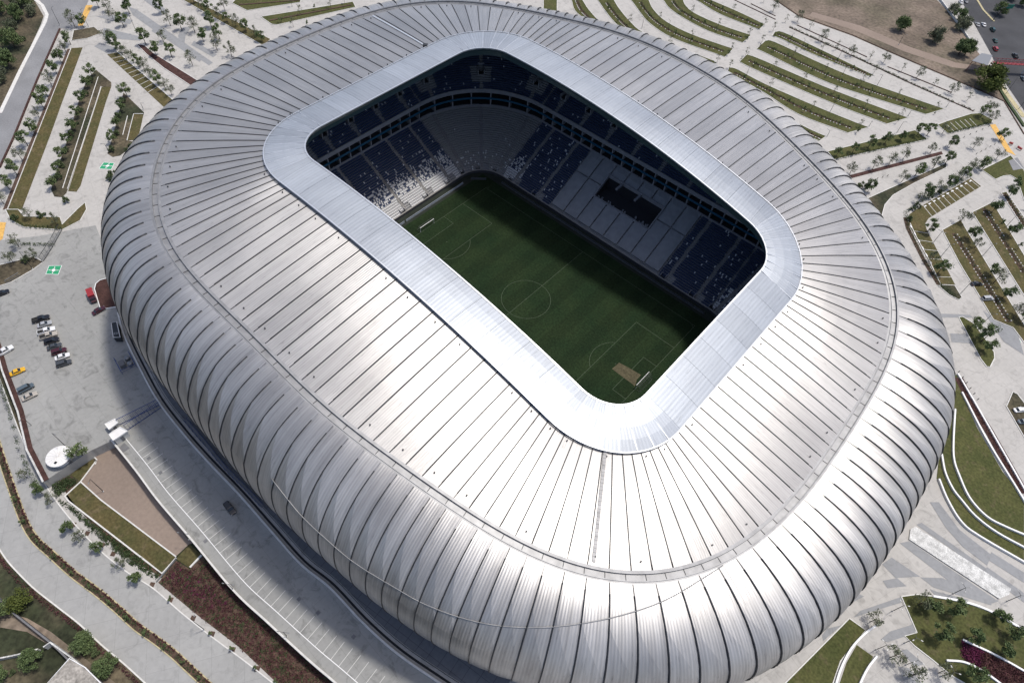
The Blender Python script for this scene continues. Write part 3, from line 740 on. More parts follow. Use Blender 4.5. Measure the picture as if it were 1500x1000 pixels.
# advertising boards
M['board'] = mat('board_pale', (.36, .40, .46), .5)
M['board_dark'] = mat('board_dark', (.09, .10, .11), .5)
def board(a, b, label, m_, h=.9):
    c = (Vector(a) + Vector(b)) / 2; o = empty('perimeter_board', (c.x, c.y, 0)); tag(o, label, 'board', 'boards round the pitch'); a, b = Vector(a) - Vector((c.x, c.y, 0)), Vector(b) - Vector((c.x, c.y, 0))
    n = max(1, round((b - a).length / 5))
    for i in range(n):
        p, q = a.lerp(b, (i + .01) / n), a.lerp(b, (i + .99) / n); mb = MB(); mb.beam(p + Vector((0, 0, h / 2 + .1)), q + Vector((0, 0, h / 2 + .1)), .12, h); mb.build('panel', M[m_], o)
    mb = MB(); mb.beam(a + Vector((0, 0, .05)), b + Vector((0, 0, .05)), .5, .1); mb.build('foot', M['board_dark'], o)
board((-61.0, -3.6, 0), (-61.0, 29, 0), 'long pale perimeter board behind the goal by the blue and white seats', 'board')
board((-61.0, -12, 0), (-61.0, -4.4, 0), 'short pale perimeter board beside the long one behind the goal', 'board')
board((-50, 41.2, 0), (52, 41.2, 0), 'long dark perimeter board along the touchline below the covered seats', 'board_dark', .8)
board((-60.8, 33.5, 0), (-56, 38, 0), 'small dark perimeter board at the corner below the grey seats', 'board_dark', .8)
board((61.2, -28, 0), (61.2, 28, 0), 'dark perimeter board behind the goal with the worn patch', 'board_dark')

# ================================================================ SITE: ground sheets, roads, beds
LOW = -4.0      # level of the perimeter road and the yard below the stadium deck
def paved(name, col, joint=5.0, rot=0.0, noise=.05, nscale=.05, jw=.05, jd=.80, stain=.12):
    m = mat(name, col, .85, noise=noise, scale=nscale, noise2=.05, scale2=.9)
    n = m.node_tree.nodes; l = m.node_tree.links; b = n['Principled BSDF']; src = b.inputs['Base Color'].links[0].from_socket
    geo = n.new('ShaderNodeNewGeometry'); mp = n.new('ShaderNodeMapping'); mp.inputs['Rotation'].default_value = (0, 0, rot); l.new(geo.outputs['Position'], mp.inputs[0])
    br = n.new('ShaderNodeTexBrick'); br.offset = 0; br.inputs['Scale'].default_value = 1; br.inputs['Brick Width'].default_value = joint; br.inputs['Row Height'].default_value = joint
    br.inputs['Mortar Size'].default_value = jw; br.inputs['Mortar Smooth'].default_value = .1; br.inputs['Color1'].default_value = (1, 1, 1, 1); br.inputs['Color2'].default_value = (.95, .95, .95, 1); br.inputs['Mortar'].default_value = (jd, jd, jd, 1); l.new(mp.outputs[0], br.inputs[0])
    st = n.new('ShaderNodeTexNoise'); st.inputs['Scale'].default_value = .22; st.inputs['Detail'].default_value = 9; st.inputs['Roughness'].default_value = .7; st.inputs['Distortion'].default_value = 1.2; l.new(geo.outputs['Position'], st.inputs[0])
    sr = n.new('ShaderNodeMapRange'); sr.inputs[1].default_value = .52; sr.inputs[2].default_value = .72; sr.inputs[3].default_value = 1; sr.inputs[4].default_value = 1 - stain * 2; l.new(st.outputs['Fac'], sr.inputs[0])
    x1 = n.new('ShaderNodeVectorMath'); x1.operation = 'MULTIPLY'; l.new(src, x1.inputs[0]); l.new(br.outputs['Color'], x1.inputs[1])
    x2 = n.new('ShaderNodeVectorMath'); x2.operation = 'SCALE'; l.new(x1.outputs[0], x2.inputs[0]); l.new(sr.outputs[0], x2.inputs['Scale']); l.new(x2.outputs[0], b.inputs['Base Color'])
    return m
M['paving'] = paved('pale_paving', (.42, .405, .378), 4.5, R(20), stain=.17)
M['deckpave'] = paved('deck_concrete', (.285, .285, .272), 6.0, R(3), noise=.09, nscale=.04, stain=.24)
M['greypave'] = paved('grey_paving', (.26, .265, .27), 1.2, R(25), jw=.02, jd=.92)
M['road'] = paved('concrete_road', (.31, .31, .30), 8.0, R(33), noise=.06, nscale=.08, jw=.05, stain=.12)
M['asphalt'] = mat('asphalt', (.055, .056, .06), .9, noise=.2, scale=.08, noise2=.1, scale2=1.5)
M['asphalt2'] = mat('worn_asphalt', (.21, .212, .217), .9, noise=.15, scale=.08, noise2=.1, scale2=1.5)
M['lawn'] = grass_mat('dry_lawn', (.100, .082, .036), (.070, .068, .028), scale=.16, patch=(.135, .105, .060))
M['lawn_green'] = grass_mat('green_lawn', (.080, .082, .030), (.056, .064, .022), scale=.14, patch=(.105, .090, .048))
M['soil'] = mat('planting_soil', (.085, .055, .040), .95, noise=.3, scale=.5, noise2=.3, scale2=3)
M['redsoil'] = mat('red_mulch', (.060, .030, .025), .95, noise=.3, scale=.5, noise2=.35, scale2=2.5)
M['dirt'] = mat('bare_dirt', (.17, .135, .105), .95, noise=.3, scale=.05, noise2=.3, scale2=.6, tint=(.10, .085, .060))
M['scrub'] = mat('scrub_ground', (.085, .07, .045), .95, noise=.4, scale=.08, noise2=.4, scale2=.9, tint=(.03, .035, .018))
M['yard'] = mat('tan_yard', (.235, .185, .150), .9, noise=.08, scale=.06, noise2=.08, scale2=1.0)
M['kerb'] = mat('pale_kerb', (.60, .59, .56), .8, noise=.1, scale=.8)
M['white'] = mat('white_paint', (.75, .75, .74), .6)
M['yellow'] = mat('yellow_paint', (.60, .36, .10), .7, noise=.2, scale=1.0)
M['yellow_kerb'] = mat('yellow_kerb', (.42, .37, .22), .8, noise=.2, scale=.8)
M['green_paint'] = mat('green_paint', (.03, .28, .13), .6, noise=.1, scale=.8)
M['stone'] = mat('pale_stone', (.52, .52, .50), .8, noise=.25, scale=.7, noise2=.3, scale2=4)
M['darkwall'] = mat('grey_wall', (.16, .16, .165), .8, noise=.15, scale=.5)
for k in ('ground',):
    o = bpy.data.objects.get(k)
    if o: bpy.data.objects.remove(o, do_unlink=True)
setting(mobj('ground', [(-3000, -3000, LOW), (3000, -3000, LOW), (3000, 3000, LOW), (-3000, 3000, LOW)], [(0, 1, 2, 3)], M['scrub']))
# stadium deck: everything but the low corner with the perimeter road
EDGE = [(-60, 330), (-9, 500), (3, 543), (26, 604), (39, 659), (63, 706), (132, 660), (164, 645), (200, 690), (232, 733), (280, 789), (342, 864), (390, 909), (451, 965), (492, 1000), (640, 1130)]
EW = pxs(EDGE)
slab = [Vector((-900, -300, 0))] + EW + [Vector((160, -400, 0)), Vector((1500, -400, 0)), Vector((1500, 2000, 0)), Vector((-900, 2000, 0))]
setting(prism('stadium_terrace', slab, LOW, -.03, M['paving']))
SHEET = [0]
def sheet(name, L, m, z=.0, zpx=0.0):
    P = pxs(L, zpx); SHEET[0] += 1; z = z + .0016 * (SHEET[0] % 40)
    if poly_area(P) < 0: P = P[::-1]
    return setting(mobj(name, [(p.x, p.y, zpx + z) for p in P], [tuple(range(len(P)))], M[m]))
def bed(name, L, m, h=.12, zpx=0.0, kerb=None):
    P = pxs(L, zpx); o = setting(prism(name, P, zpx - .05, zpx + h, M[m]))
    if kerb:
        Q = P + [P[0]]; 
        k = strip('kerb', dense(Q, 5), .28, zpx - .05, zpx + h + .06, M[kerb]); k.parent = o
    return o
def kline(L, w=.24, h=.16, m='kerb', zpx=0.0, smooth=False, name='kerb'):
    P = pxs(L, zpx); P = smooth_line(P, 6) if smooth else dense(P, 5)
    return setting(strip(name, P, w, zpx - .05, zpx + h, M[m]))
# worn deck concrete on the west lot and the service road
lot = [(-60, 330), (-9, 500), (3, 543), (26, 604), (39, 659), (63, 706), (132, 660), (164, 645), (200, 690), (232, 733), (280, 789), (342, 864), (390, 909), (451, 965), (492, 1000), (600, 1090), (690, 1040), (644, 1000), (582, 957), (483, 861), (395, 776), (302, 674), (232, 588), (184, 495), (168, 440), (160, 380), (140, 330), (60, 345), (0, 352)]
sheet('service_yard', lot, 'deckpave', -.026)
# ---- north west: perimeter road, beds and parking aisles
sheet('scrub_slope', [(0, 0), (50, 0), (56, 10), (64, 24), (60, 36), (30, 100), (0, 165), (-60, 290), (-120, 0)], 'scrub', .02)
sheet('perimeter_road', [(58, 0), (130, 0), (125, 12), (112, 42), (88, 42), (55, 115), (20, 200), (0, 243), (-60, 380), (-60, 290), (0, 165), (28, 105), (62, 40), (69, 25), (66, 12)], 'asphalt2', .02)
kline([(52, 0), (62, 8), (69, 22), (66, 33), (30, 103), (0, 166)], 1.6, .12, 'kerb')
kline([(88, 43), (55, 117), (20, 203), (0, 246)], .7, .5, 'redsoil', name='planting_strip')
sheet('crossing', [(126, 8), (136, 8), (121, 38), (114, 38)], 'yellow', .03)
bed('planting_bed', [(108, 45), (138, 40), (149, 49), (128, 57), (105, 60)], 'scrub', .15, kerb='kerb')
bed('lawn', [(105, 71), (121, 70), (91, 150), (73, 200), (32, 307), (12, 307), (54, 200), (73.6, 150)], 'lawn')
kline([(104, 71), (73, 150), (53, 200), (11, 307)], .25)
kline([(101, 72), (70, 150), (50, 200), (7, 307)], 1.3, .1, 'soil', name='planting_strip')
bed('planting_bed', [(141, 103), (163, 121), (163, 128), (148, 127), (141, 150), (100, 276), (97, 283), (91, 289), (80, 288), (75, 278), (80, 259), (96, 214), (115, 150), (128, 115)], 'scrub')
bed('lawn', [(149, 128), (163, 127), (155, 150), (118, 272), (112, 281), (100, 280), (142, 150)], 'lawn', .10)
kline([(148, 127), (141, 150), (99, 277)], .25); kline([(144, 113), (132, 150), (92, 276)], .3)
bed('planting_bed', [(181, 136), (211, 165), (210, 169), (197, 168), (186, 206), (200, 209), (176, 228), (165, 230), (157.6, 225), (162, 211), (171, 179)], 'scrub')
bed('lawn', [(196.5, 168), (210, 169), (202, 205), (187, 206)], 'lawn', .14)
kline([(196, 167), (186, 206)], .25); kline([(187, 170), (180, 198)], .3); kline([(210, 167), (197, 167)], .3)
bed('parking_lawn', [(157, 80), (172, 77), (253, 147), (240, 157)], 'lawn', .06)
for f in np.linspace(.08, .72, 10): kline([(157 + 83 * f, 80 + 77 * f), (172 + 81 * f, 77 + 70 * f)], .22, .08, 'kerb', name='bay_line')
kline([(172, 76), (254, 147)], .4)
bed('planting_bed', [(200, 65), (212, 67), (226, 79), (289, 118), (280, 126), (240, 100), (215, 80)], 'redsoil', kerb='kerb')
for L in ([(188, 10), (200, 14), (262, 57), (300, 84), (292, 91), (250, 62), (195, 23)], [(152, 41), (190, 50), (206, 54), (206, 60), (180, 58), (150, 54)], [(140, 24), (165, 22), (195, 30), (190, 36), (160, 30)],
          [(268, 40), (281, 39), (272, 52), (270, 66), (286, 74), (262, 67), (261, 52)], [(284, 60), (318, 80), (312, 84), (280, 66)], [(280, 70), (312, 92), (306, 96), (276, 76)], [(146, 63), (176, 72), (160, 80), (138, 68)], [(210, 0), (224, 0), (248, 18), (240, 22)], [(225, 40), (262, 62), (258, 66), (222, 46)]):
    sheet('paving_band', L, 'greypave', .006)
bed('planting_bed', [(267, 0), (283, 0), (397, 58), (385, 67)], 'lawn', kerb='kerb')
bed('planting_bed', [(345, 0), (440, 0), (440, 4), (362, 16), (340, 5)], 'lawn_green', kerb='kerb'); kline([(350, 8), (440, 1)], .8, .4, 'soil', name='planting_strip')
bed('planting_bed', [(382, 25), (517, 3), (521, 11), (406, 37), (398, 36)], 'lawn_green', kerb='kerb'); kline([(395, 31), (515, 8)], .9, .4, 'soil', name='planting_strip')
# ---- north: curved parking beds
def nbed(A, B, kerb='kerb', m='lawn_green', mid=True, sm=4):
    """bed between two edge lines, kerbed, with a dark planted line and a white row of stones along the middle"""
    PA, PB = smooth_line(pxs(A), sm), smooth_line(pxs(B), sm); L = PA + PB[::-1]
    o = setting(prism('parking_bed', L, -.05, .12, M[m])); Q = L + [L[0]]; k = strip('kerb', Q, .25, -.05, .17, M[kerb]); k.parent = o
    n = 24
    def res(P):
        d = [0]
        for a, b in zip(P[:-1], P[1:]): d.append(d[-1] + (b - a).length)
        return [Vector((np.interp(t, d, [p.x for p in P]), np.interp(t, d, [p.y for p in P]), 0)) for t in np.linspace(0, d[-1], n)]
    C = [a.lerp(b, .52) for a, b in zip(res(PA), res(PB))]
    if mid:
        s = strip('soil_strip', C[1:-1], 1.7, .0, .135, M['soil']); s.parent = o
        hedge(C[1:-1], 1.0, .7, o); stones(offset_line(C, 1.15)[1:-1], o)
    return C
rngb = np.random.default_rng(3)
M['leaf_hedge'] = mat('hedge_leaves', (.045, .068, .026), .8, noise=.4, scale=1.2, noise2=.4, scale2=6)
M['leaf_red'] = mat('red_leaves', (.078, .030, .032), .8, noise=.4, scale=1.2, noise2=.4, scale2=6)
M['leaf_magenta'] = mat('magenta_flowers', (.11, .018, .055), .8, noise=.4, scale=1.2, noise2=.4, scale2=6)
def tuft_mesh(V, F, c, r, h, n=16):
    for _ in range(n):
        a = rngb.random() * 6.283; q = r * math.sqrt(rngb.random()); z = h * (.15 + .85 * rngb.random()) * (1 - .4 * (q / r) ** 2)
        p = Vector((c[0] + q * math.cos(a), c[1] + q * math.sin(a), c[2] + z)); s = .10 + .13 * rngb.random(); u = Vector(rngb.normal(size=3)); u.normalize(); w = u.cross(Vector(rngb.normal(size=3))); w.normalize(); k = len(V)
        V += [p - u * s, p + w * s * .7, p + u * s, p - w * s * .7]; F.append((k, k + 1, k + 2, k + 3))
def hedge(L, w, h, parent=None, m='leaf_hedge', gap=0.0, name='hedge', dens=1.0, z=.1):
    V, F = [], []
    for a, b in zip(L[:-1], L[1:]):
        d = b - a; n = max(1, int(d.length / (w * .55)))
        for i in range(n):
            if rngb.random() < gap: continue
            p = a.lerp(b, (i + rngb.random()) / n); tuft_mesh(V, F, (p.x + rngb.normal() * .1, p.y + rngb.normal() * .1, z), w * (.5 + .25 * rngb.random()), h * (.7 + .6 * rngb.random()), int(20 * dens))
    o = mobj(name, V, F, M[m], parent); o['kind'] = 'stuff'
    if parent is None: tag_hedges.append(o)
    return o
tag_hedges = []
def stones(L, parent, m='kerb'):
    V, F = [], []; mbq = MB()
    for a, b in zip(L[:-1], L[1:]):
        n = max(1, int((b - a).length / 1.15))
        for i in range(n):
            if rngb.random() < .25: continue
            p = a.lerp(b, (i + .5) / n); mbq.box((p.x, p.y, .2), (.55, .35, .2), rngb.random() * .6 + math.atan2((b - a).y, (b - a).x))
    o = mbq.build('edging_stones', M[m], parent); o['kind'] = 'stuff'; return o
bed('parking_bed', [(796, 0), (816, 0), (816, 19), (796, 15)], 'lawn_green', kerb='kerb')
nbed([(853, 0), (862, 14), (876, 30)], [(837, 0), (842, 16), (858, 30)])
CE = nbed([(899, 0), (907, 13), (923, 32), (942, 48), (985, 66), (1047, 90)], [(875, 0), (889, 20), (904, 37), (925, 52), (970, 72), (1047, 101)])
CF = nbed([(950, 0), (957, 14), (976, 32), (1014, 51), (1074, 72)], [(924, 0), (937, 18), (952, 35), (987, 57), (1062, 84)])
CG = nbed([(1000, -2), (1004, 8), (1018, 20), (1056, 37), (1100, 52)], [(971, 0), (981, 13), (1003, 28), (1040, 47), (1088, 63)])
CH = nbed([(1038, -1), (1080, 17), (1120, 36)], [(1019, 0), (1054, 21), (1112, 44)])
CJ = nbed([(1135, 47), (1148, 48), (1200, 72), (1281, 111)], [(1131, 53), (1145, 58), (1191, 80), (1271, 112)], mid=True)
CK = nbed([(1121, 60), (1135, 62), (1200, 92), (1260, 117), (1383, 160)], [(1108, 72), (1125, 80), (1180, 107), (1233, 129), (1356, 168)])
CL = nbed([(1094, 80), (1116, 88), (1200, 124), (1260, 147), (1330, 173)], [(1083, 91), (1105, 102), (1180, 135), (1240, 160), (1299, 182)])
CM = nbed([(1067, 99), (1080, 102), (1120, 123), (1200, 158), (1272, 187)], [(1067, 110), (1078, 114), (1119, 136), (1170, 168), (1242, 195)])
nbed([(1160, 176), (1185, 189), (1210, 200)], [(1160, 190), (1180, 198), (1200, 207)])
kline([(1156, 40), (1244, 80), (1340, 125), (1426, 163)], .8, .12, 'redsoil', name='planting_strip'); hedge(dense(pxs([(1156, 40), (1244, 80), (1340, 125), (1426, 163)]), 4), .9, .8, bpy.data.objects['planting_strip'], gap=.25)
for L in ([(1100, 6), (1136, 24)], [(1075, 0), (1136, 29)], [(1167, 37), (1270, 84)], [(1300, 98), (1394, 136)]): kline(L, .45, .25, 'redsoil', name='planting_strip')
sheet('vacant_lot', [(1140, 4), (1169, 24), (1249, 53), (1303, 77), (1354, 99), (1434, 133), (1471, 149), (1478, 140), (1450, 100), (1414, 52), (1388, 16), (1372, 0), (1340, -60), (1100, -60), (1060, -30)], 'dirt', .03)
kline([(1140, 3), (1169, 23), (1249, 52), (1303, 76), (1354, 98), (1434, 132), (1471, 149), (1500, 197)], .5, .3, 'soil', name='planting_strip')
sheet('dirt_track', [(1190, 18), (1260, 38), (1330, 68), (1400, 92), (1440, 98), (1438, 104), (1395, 99), (1325, 76), (1255, 46), (1185, 24)], 'yard', .045)
sheet('highway', [(1393, -20), (1413, 10), (1437, 53), (1452, 80), (1466, 112), (1500, 162), (1560, 250), (1700, 250), (1540, 60), (1480, -20)], 'asphalt', .05)
kline([(1425, -10), (1440, 15), (1456, 32)], 1.2, .25, 'yellow_kerb'); kline([(1470, 57), (1484, 78)], .35, .01, 'yellow_kerb', zpx=.06, name='lane_line')
kline([(1372, -5), (1388, 16), (1404, 38), (1414, 52), (1428, 72)], .6, 1.1, 'stone', name='road_wall')
for L in ([(1432, 20), (1462, 66), (1500, 124)], [(1462, 10), (1500, 60)], [(1474, 12), (1506, 52)]):
    P = dense(pxs(L), 4)
    for a in range(0, len(P) - 1, 2): setting(strip('lane_line', [P[a], P[a + 1]], .18, .05, .062, M['white']))
kline([(1462, 120), (1480, 145), (1500, 172)], 2.6, .15, 'yellow_kerb', name='pavement'); kline([(1456, 118), (1474, 148), (1500, 186)], 1.4, .6, 'leaf_hedge', name='planting_strip')
# ---- east: tree beds and parking lawns
bed('planting_bed', [(1212, 222), (1340, 191), (1357, 203), (1356, 205), (1222, 234)], 'lawn_green', kerb='kerb'); hedge(dense(pxs([(1222, 234), (1357, 204)]), 4), 1.3, .9, None, name='clipped_hedge')
bed('planting_bed', [(1373, 183), (1386, 178), (1422, 167), (1436, 166), (1454, 176), (1452, 181), (1388, 196)], 'lawn_green', kerb='kerb'); hedge(dense(pxs([(1388, 196), (1452, 181)]), 4), 1.2, .9, None, name='clipped_hedge')
for f in np.linspace(.12, .7, 6): kline([(1378 + 60 * f, 183 - 13 * f), (1390 + 58 * f, 194 - 13 * f)], .2, .14, name='bay_line')
bed('planting_bed', [(1244, 257), (1379, 222), (1381, 226), (1248, 261)], 'redsoil')
bed('planting_bed', [(1270, 291), (1386, 239), (1386, 246), (1340, 268), (1308, 286), (1296, 300), (1290, 322), (1286, 330), (1272, 305)], 'scrub', kerb='kerb')
sheet('crossing', [(1450, 183), (1458, 182), (1480, 218), (1488, 228), (1474, 222)], 'yellow', .012)
bed('lawn', [(1438, 249), (1480, 228), (1500, 250), (1510, 300), (1500, 294), (1490, 263), (1480, 257), (1470, 258), (1458, 263)], 'lawn_green', kerb='kerb')
sheet('gravel_patch', [(1477, 236), (1490, 231), (1500, 247), (1484, 250)], 'asphalt2', .14)
bed('parking_lawn', [(1332, 314), (1348, 303), (1422, 261), (1437, 273), (1360, 320), (1355, 328), (1358, 338), (1399, 417), (1377, 416), (1359, 380), (1340, 345), (1331, 328)], 'lawn', .07)
for f in np.linspace(.05, .97, 11): kline([(1348 + 74 * f, 303 - 42 * f), (1361 + 76 * f, 319 - 46 * f)], .22, .09, name='bay_line')
for f in np.linspace(.1, .9, 6): kline([(1334 + 43 * f, 330 + 84 * f), (1356 + 42 * f, 334 + 80 * f)], .18, .09, name='bay_line')
def stops(a, b, n):
    for f in np.linspace(.04, .96, n):
        p = px(a[0] + (b[0] - a[0]) * f, a[1] + (b[1] - a[1]) * f); mb = MB(); mb.box((p.x, p.y, .14), (1.6, .5, .22), math.atan2((px(*b) - px(*a)).y, (px(*b) - px(*a)).x)); o = mb.build('wheel_stop', M['white']); tag(o, 'small white wheel stop in the row on the dry parking lawn', 'wheel stop', 'wheel stops on the parking lawns')
stops((1352, 304), (1424, 264), 11); stops((1333, 330), (1364, 387), 6)
kline([(1326, 319), (1330, 335), (1350, 375), (1356, 386), (1375, 417)], 1.6, .12, 'soil', name='planting_strip'); hedge(dense(pxs([(1326, 312), (1327, 322), (1330, 335), (1350, 375), (1356, 386), (1377, 419), (1404, 438)]), 4), 1.4, 1.0, None, name='clipped_hedge')
hedge(dense(pxs([(1327, 312), (1345, 297), (1372, 284), (1400, 270), (1420, 259)]), 4), 1.5, 1.2, None, name='clipped_hedge')
kline([(1333, 327), (1341, 345), (1360, 380), (1377, 415)], .3)
bed('planting_bed', [(1377, 417), (1398, 418), (1409, 436), (1404, 439), (1390, 432), (1376, 420)], 'scrub', kerb='kerb')
def ebed(L, lines, m='lawn'):
    o = bed('parking_bed', L, m, .11, kerb='kerb')
    for q in lines:
        P = dense(pxs(q), 3); s = strip('soil_strip', P, 2.0, 0, .13, M['soil']); s.parent = o; hedge(P, 1.3, .8, o); 
        for sd_ in (-1.2, 1.2): stones(offset_line(P, sd_), o)
ebed([(1380, 337), (1407, 322), (1415, 336), (1500, 476), (1530, 520), (1510, 515), (1484, 480), (1455, 468), (1405, 385)], [[(1397, 342), (1440, 410), (1478, 472)]])
ebed([(1424, 311), (1450, 298), (1460, 307), (1500, 374), (1530, 420), (1530, 482), (1500, 433)], [[(1441, 306), (1500, 400)]])
ebed([(1466, 283), (1474, 281), (1500, 319), (1530, 365), (1500, 335)], [[(1471, 284), (1510, 345)]])
bed('lawn', [(1404, 464.5), (1410, 464), (1425, 473), (1440, 492), (1456, 516), (1456.5, 525), (1450, 537.5), (1445, 537), (1436, 525)], 'lawn_green', kerb='kerb')
bed('planting_bed', [(1474, 595), (1483, 574), (1490, 577), (1500, 590), (1530, 640), (1520, 670), (1500, 640)], 'scrub', kerb='kerb')
sheet('paving_band', [(1371, 459), (1420, 461), (1425, 465), (1378, 465)], 'greypave', -.003); sheet('paving_band', [(1392, 488), (1420, 490), (1424, 503), (1394, 501)], 'greypave', -.003); sheet('paving_band', [(1440, 455), (1490, 485), (1500, 520), (1470, 500)], 'greypave', -.003)
# ---- south east garden
bed('lawn', [(1396, 548), (1402, 550), (1408, 575), (1431, 626), (1468, 690), (1500, 730), (1500, 824), (1447, 794), (1410, 768), (1386, 733), (1372, 700), (1376, 665), (1388, 625), (1396, 580)], 'lawn_green', .08)
kline([(1404, 553), (1424, 592), (1448, 630), (1500, 722)], 3.2, .1, 'redsoil', name='planting_bed')
hedge(dense(pxs([(1405, 556), (1424, 593), (1448, 632), (1500, 724)]), 4), 1.5, .7, None, 'leaf_red', name='red_hedge')
def gwall(L, label, z=.8, w=.5):
    o = strip('garden_wall', smooth_line(pxs(L), 6), w, -.1, z, M['white']); tag(o, label, 'wall', 'curved white garden walls'); return o
gwall([(1397.7, 600), (1395, 647), (1396, 674), (1404, 698), (1419, 730), (1444, 757), (1474, 773), (1510, 788)], 'curved white garden wall in the lawn, upper of the terraces')
gwall([(1378, 666), (1383, 692), (1394, 716), (1407, 733), (1428, 757), (1460, 781), (1510, 808)], 'curved white garden wall in the lawn, middle of the terraces')
gwall([(1374, 702), (1387, 733), (1407, 765), (1434, 786), (1510, 830)], 'curved white garden wall along the grey path, lowest of the terraces')
gwall([(1408, 575), (1444, 644), (1487, 714), (1510, 752)], 'long white wall between lawn and red hedge', .7, .55)
gwall([(1402, 548), (1447, 625.6), (1510, 736)], 'long white wall between red hedge and car lane', .7, .55)
for L in ([(1292, 826), (1306, 816), (1348, 844), (1312, 846)], [(1293, 850), (1314, 846), (1328, 858), (1300, 861)], [(1348, 845), (1380, 846), (1454, 876), (1452, 886), (1368, 860)], [(1318, 795), (1332, 792), (1462, 880), (1454, 883), (1388, 849)], [(1342, 768), (1350, 765), (1482, 858), (1480, 864)],
          [(1362, 735), (1375, 735), (1405, 775), (1452, 812), (1446, 828), (1410, 800), (1385, 772)], [(1446, 830), (1500, 868), (1500, 882), (1440, 836)], [(1452, 808), (1500, 838), (1500, 853), (1448, 820)], [(1204, 930), (1212, 920), (1233, 915), (1206, 938)], [(1255, 868), (1266, 873), (1244, 884)],
          [(1250, 904), (1260, 894), (1322, 873), (1320, 882), (1268, 898)], [(1290, 936), (1304, 924), (1337, 914), (1342, 926), (1300, 940)], [(1320, 952), (1328, 950), (1354, 972), (1340, 976)], [(1315, 975), (1332, 978), (1350, 1000), (1325, 1000)], [(1362, 862), (1372, 866), (1420, 878), (1410, 881), (1370, 872)]):
    sheet('paving_band', L, 'greypave', -.006)
fo = bed('fountain_bed', [(1333, 775), (1340, 771), (1480, 862), (1477, 871), (1463, 877), (1331, 790)], 'stone', .35)
bed('lawn', [(1244, 905), (1268, 922.6), (1249.5, 944), (1231, 968), (1220, 1000), (1210, 1040), (1110, 1040), (1150, 1000)], 'lawn_green', .08, kerb='kerb')
bed('lawn', [(1255, 944), (1279, 961), (1257.5, 1000), (1240, 1040), (1215, 1040), (1230, 1000), (1240, 970)], 'lawn_green', .08)
gwall([(1287, 913), (1265.5, 928), (1246, 949), (1232, 975), (1223, 1002), (1215, 1040)], 'curved white wall between two lawns below the gill panels')
gwall([(1283, 961), (1270, 978), (1258, 1002), (1245, 1040)], 'short curved white wall beside the striped plaza')
bed('lawn', [(1320, 873), (1344, 870), (1374, 874), (1414, 882), (1454, 897), (1500, 923), (1520, 935), (1520, 1020), (1430, 1010), (1392, 988), (1366, 966), (1340, 946), (1325, 931), (1343, 926)], 'lawn_green', .10, kerb='kerb')
gwall([(1366, 873), (1414, 882), (1454, 897), (1515, 932)], 'long low white wall edging the dark tree lawn', .5, .6)
bed('flower_bed', [(1409, 938), (1500, 982), (1520, 1000), (1464, 1000), (1420, 972), (1409, 962)], 'redsoil', .16)
gwall([(1409, 937), (1460, 961), (1515, 992)], 'white wall edging the magenta flower bed above', .7, .5)
gwall([(1385, 967), (1412, 970), (1440, 984), (1468, 1004)], 'short white wall edging the magenta flower bed below', .7, .5)
def scatter(L, n, r, h, m, name, zpx=0.0, parent=None, k=14):
    P = pxs(L, zpx); xs_ = [p.x for p in P]; ys_ = [p.y for p in P]; V, F = [], []; c = 0
    while c < n:
        x, y = rngb.uniform(min(xs_), max(xs_)), rngb.uniform(min(ys_), max(ys_)); ins = False; j = len(P) - 1
        for i in range(len(P)):
            if (P[i].y > y) != (P[j].y > y) and x < (P[j].x - P[i].x) * (y - P[i].y) / (P[j].y - P[i].y) + P[i].x: ins = not ins
            j = i
        if ins: tuft_mesh(V, F, (x, y, zpx + .1), r * (.6 + .8 * rngb.random()), h * (.6 + .8 * rngb.random()), k); c += 1
    o = mobj(name, V, F, M[m], parent); o['kind'] = 'stuff'
    if parent is None: tag_hedges.append(o)
    return o
scatter([(1409, 938), (1440, 953), (1432, 978), (1420, 972), (1409, 962)], 160, .6, .5, 'leaf_magenta', 'magenta_flowers'); scatter([(1440, 953), (1500, 982), (1515, 1000), (1464, 1000), (1432, 978)], 260, .6, .5, 'leaf_red', 'red_shrubs')
# ---- west lot
bed('lawn', [(8, 307), (27, 307), (35, 317), (88, 318), (91, 329), (115, 305), (125, 297), (127, 307), (117.5, 323.5), (91, 337), (35, 333), (16, 323)], 'lawn', kerb='kerb'); hedge(dense(pxs([(14, 320), (35, 332), (90, 336)]), 4), 1.4, 1.0, None, name='clipped_hedge'); hedge(dense(pxs([(27, 358), (80, 359.5)]), 4), 1.2, 1.0, None, name='clipped_hedge')
bed('planting_bed', [(-20, 392), (0, 388), (48, 376), (64, 383.5), (48, 395.5), (16, 414), (-20, 425)], 'scrub', kerb='kerb')
sheet('crossing', [(-10, 325), (9, 326), (4, 350), (-10, 358)], 'yellow', .004)
bed('planting_bed', [(139, 424), (141, 416), (147, 411), (162, 407), (176, 449), (148, 454)], 'redsoil', .35, kerb='white')
bed('planting_bed', [(155, 290), (162, 278), (172, 262), (172, 296), (157, 300)], 'scrub')
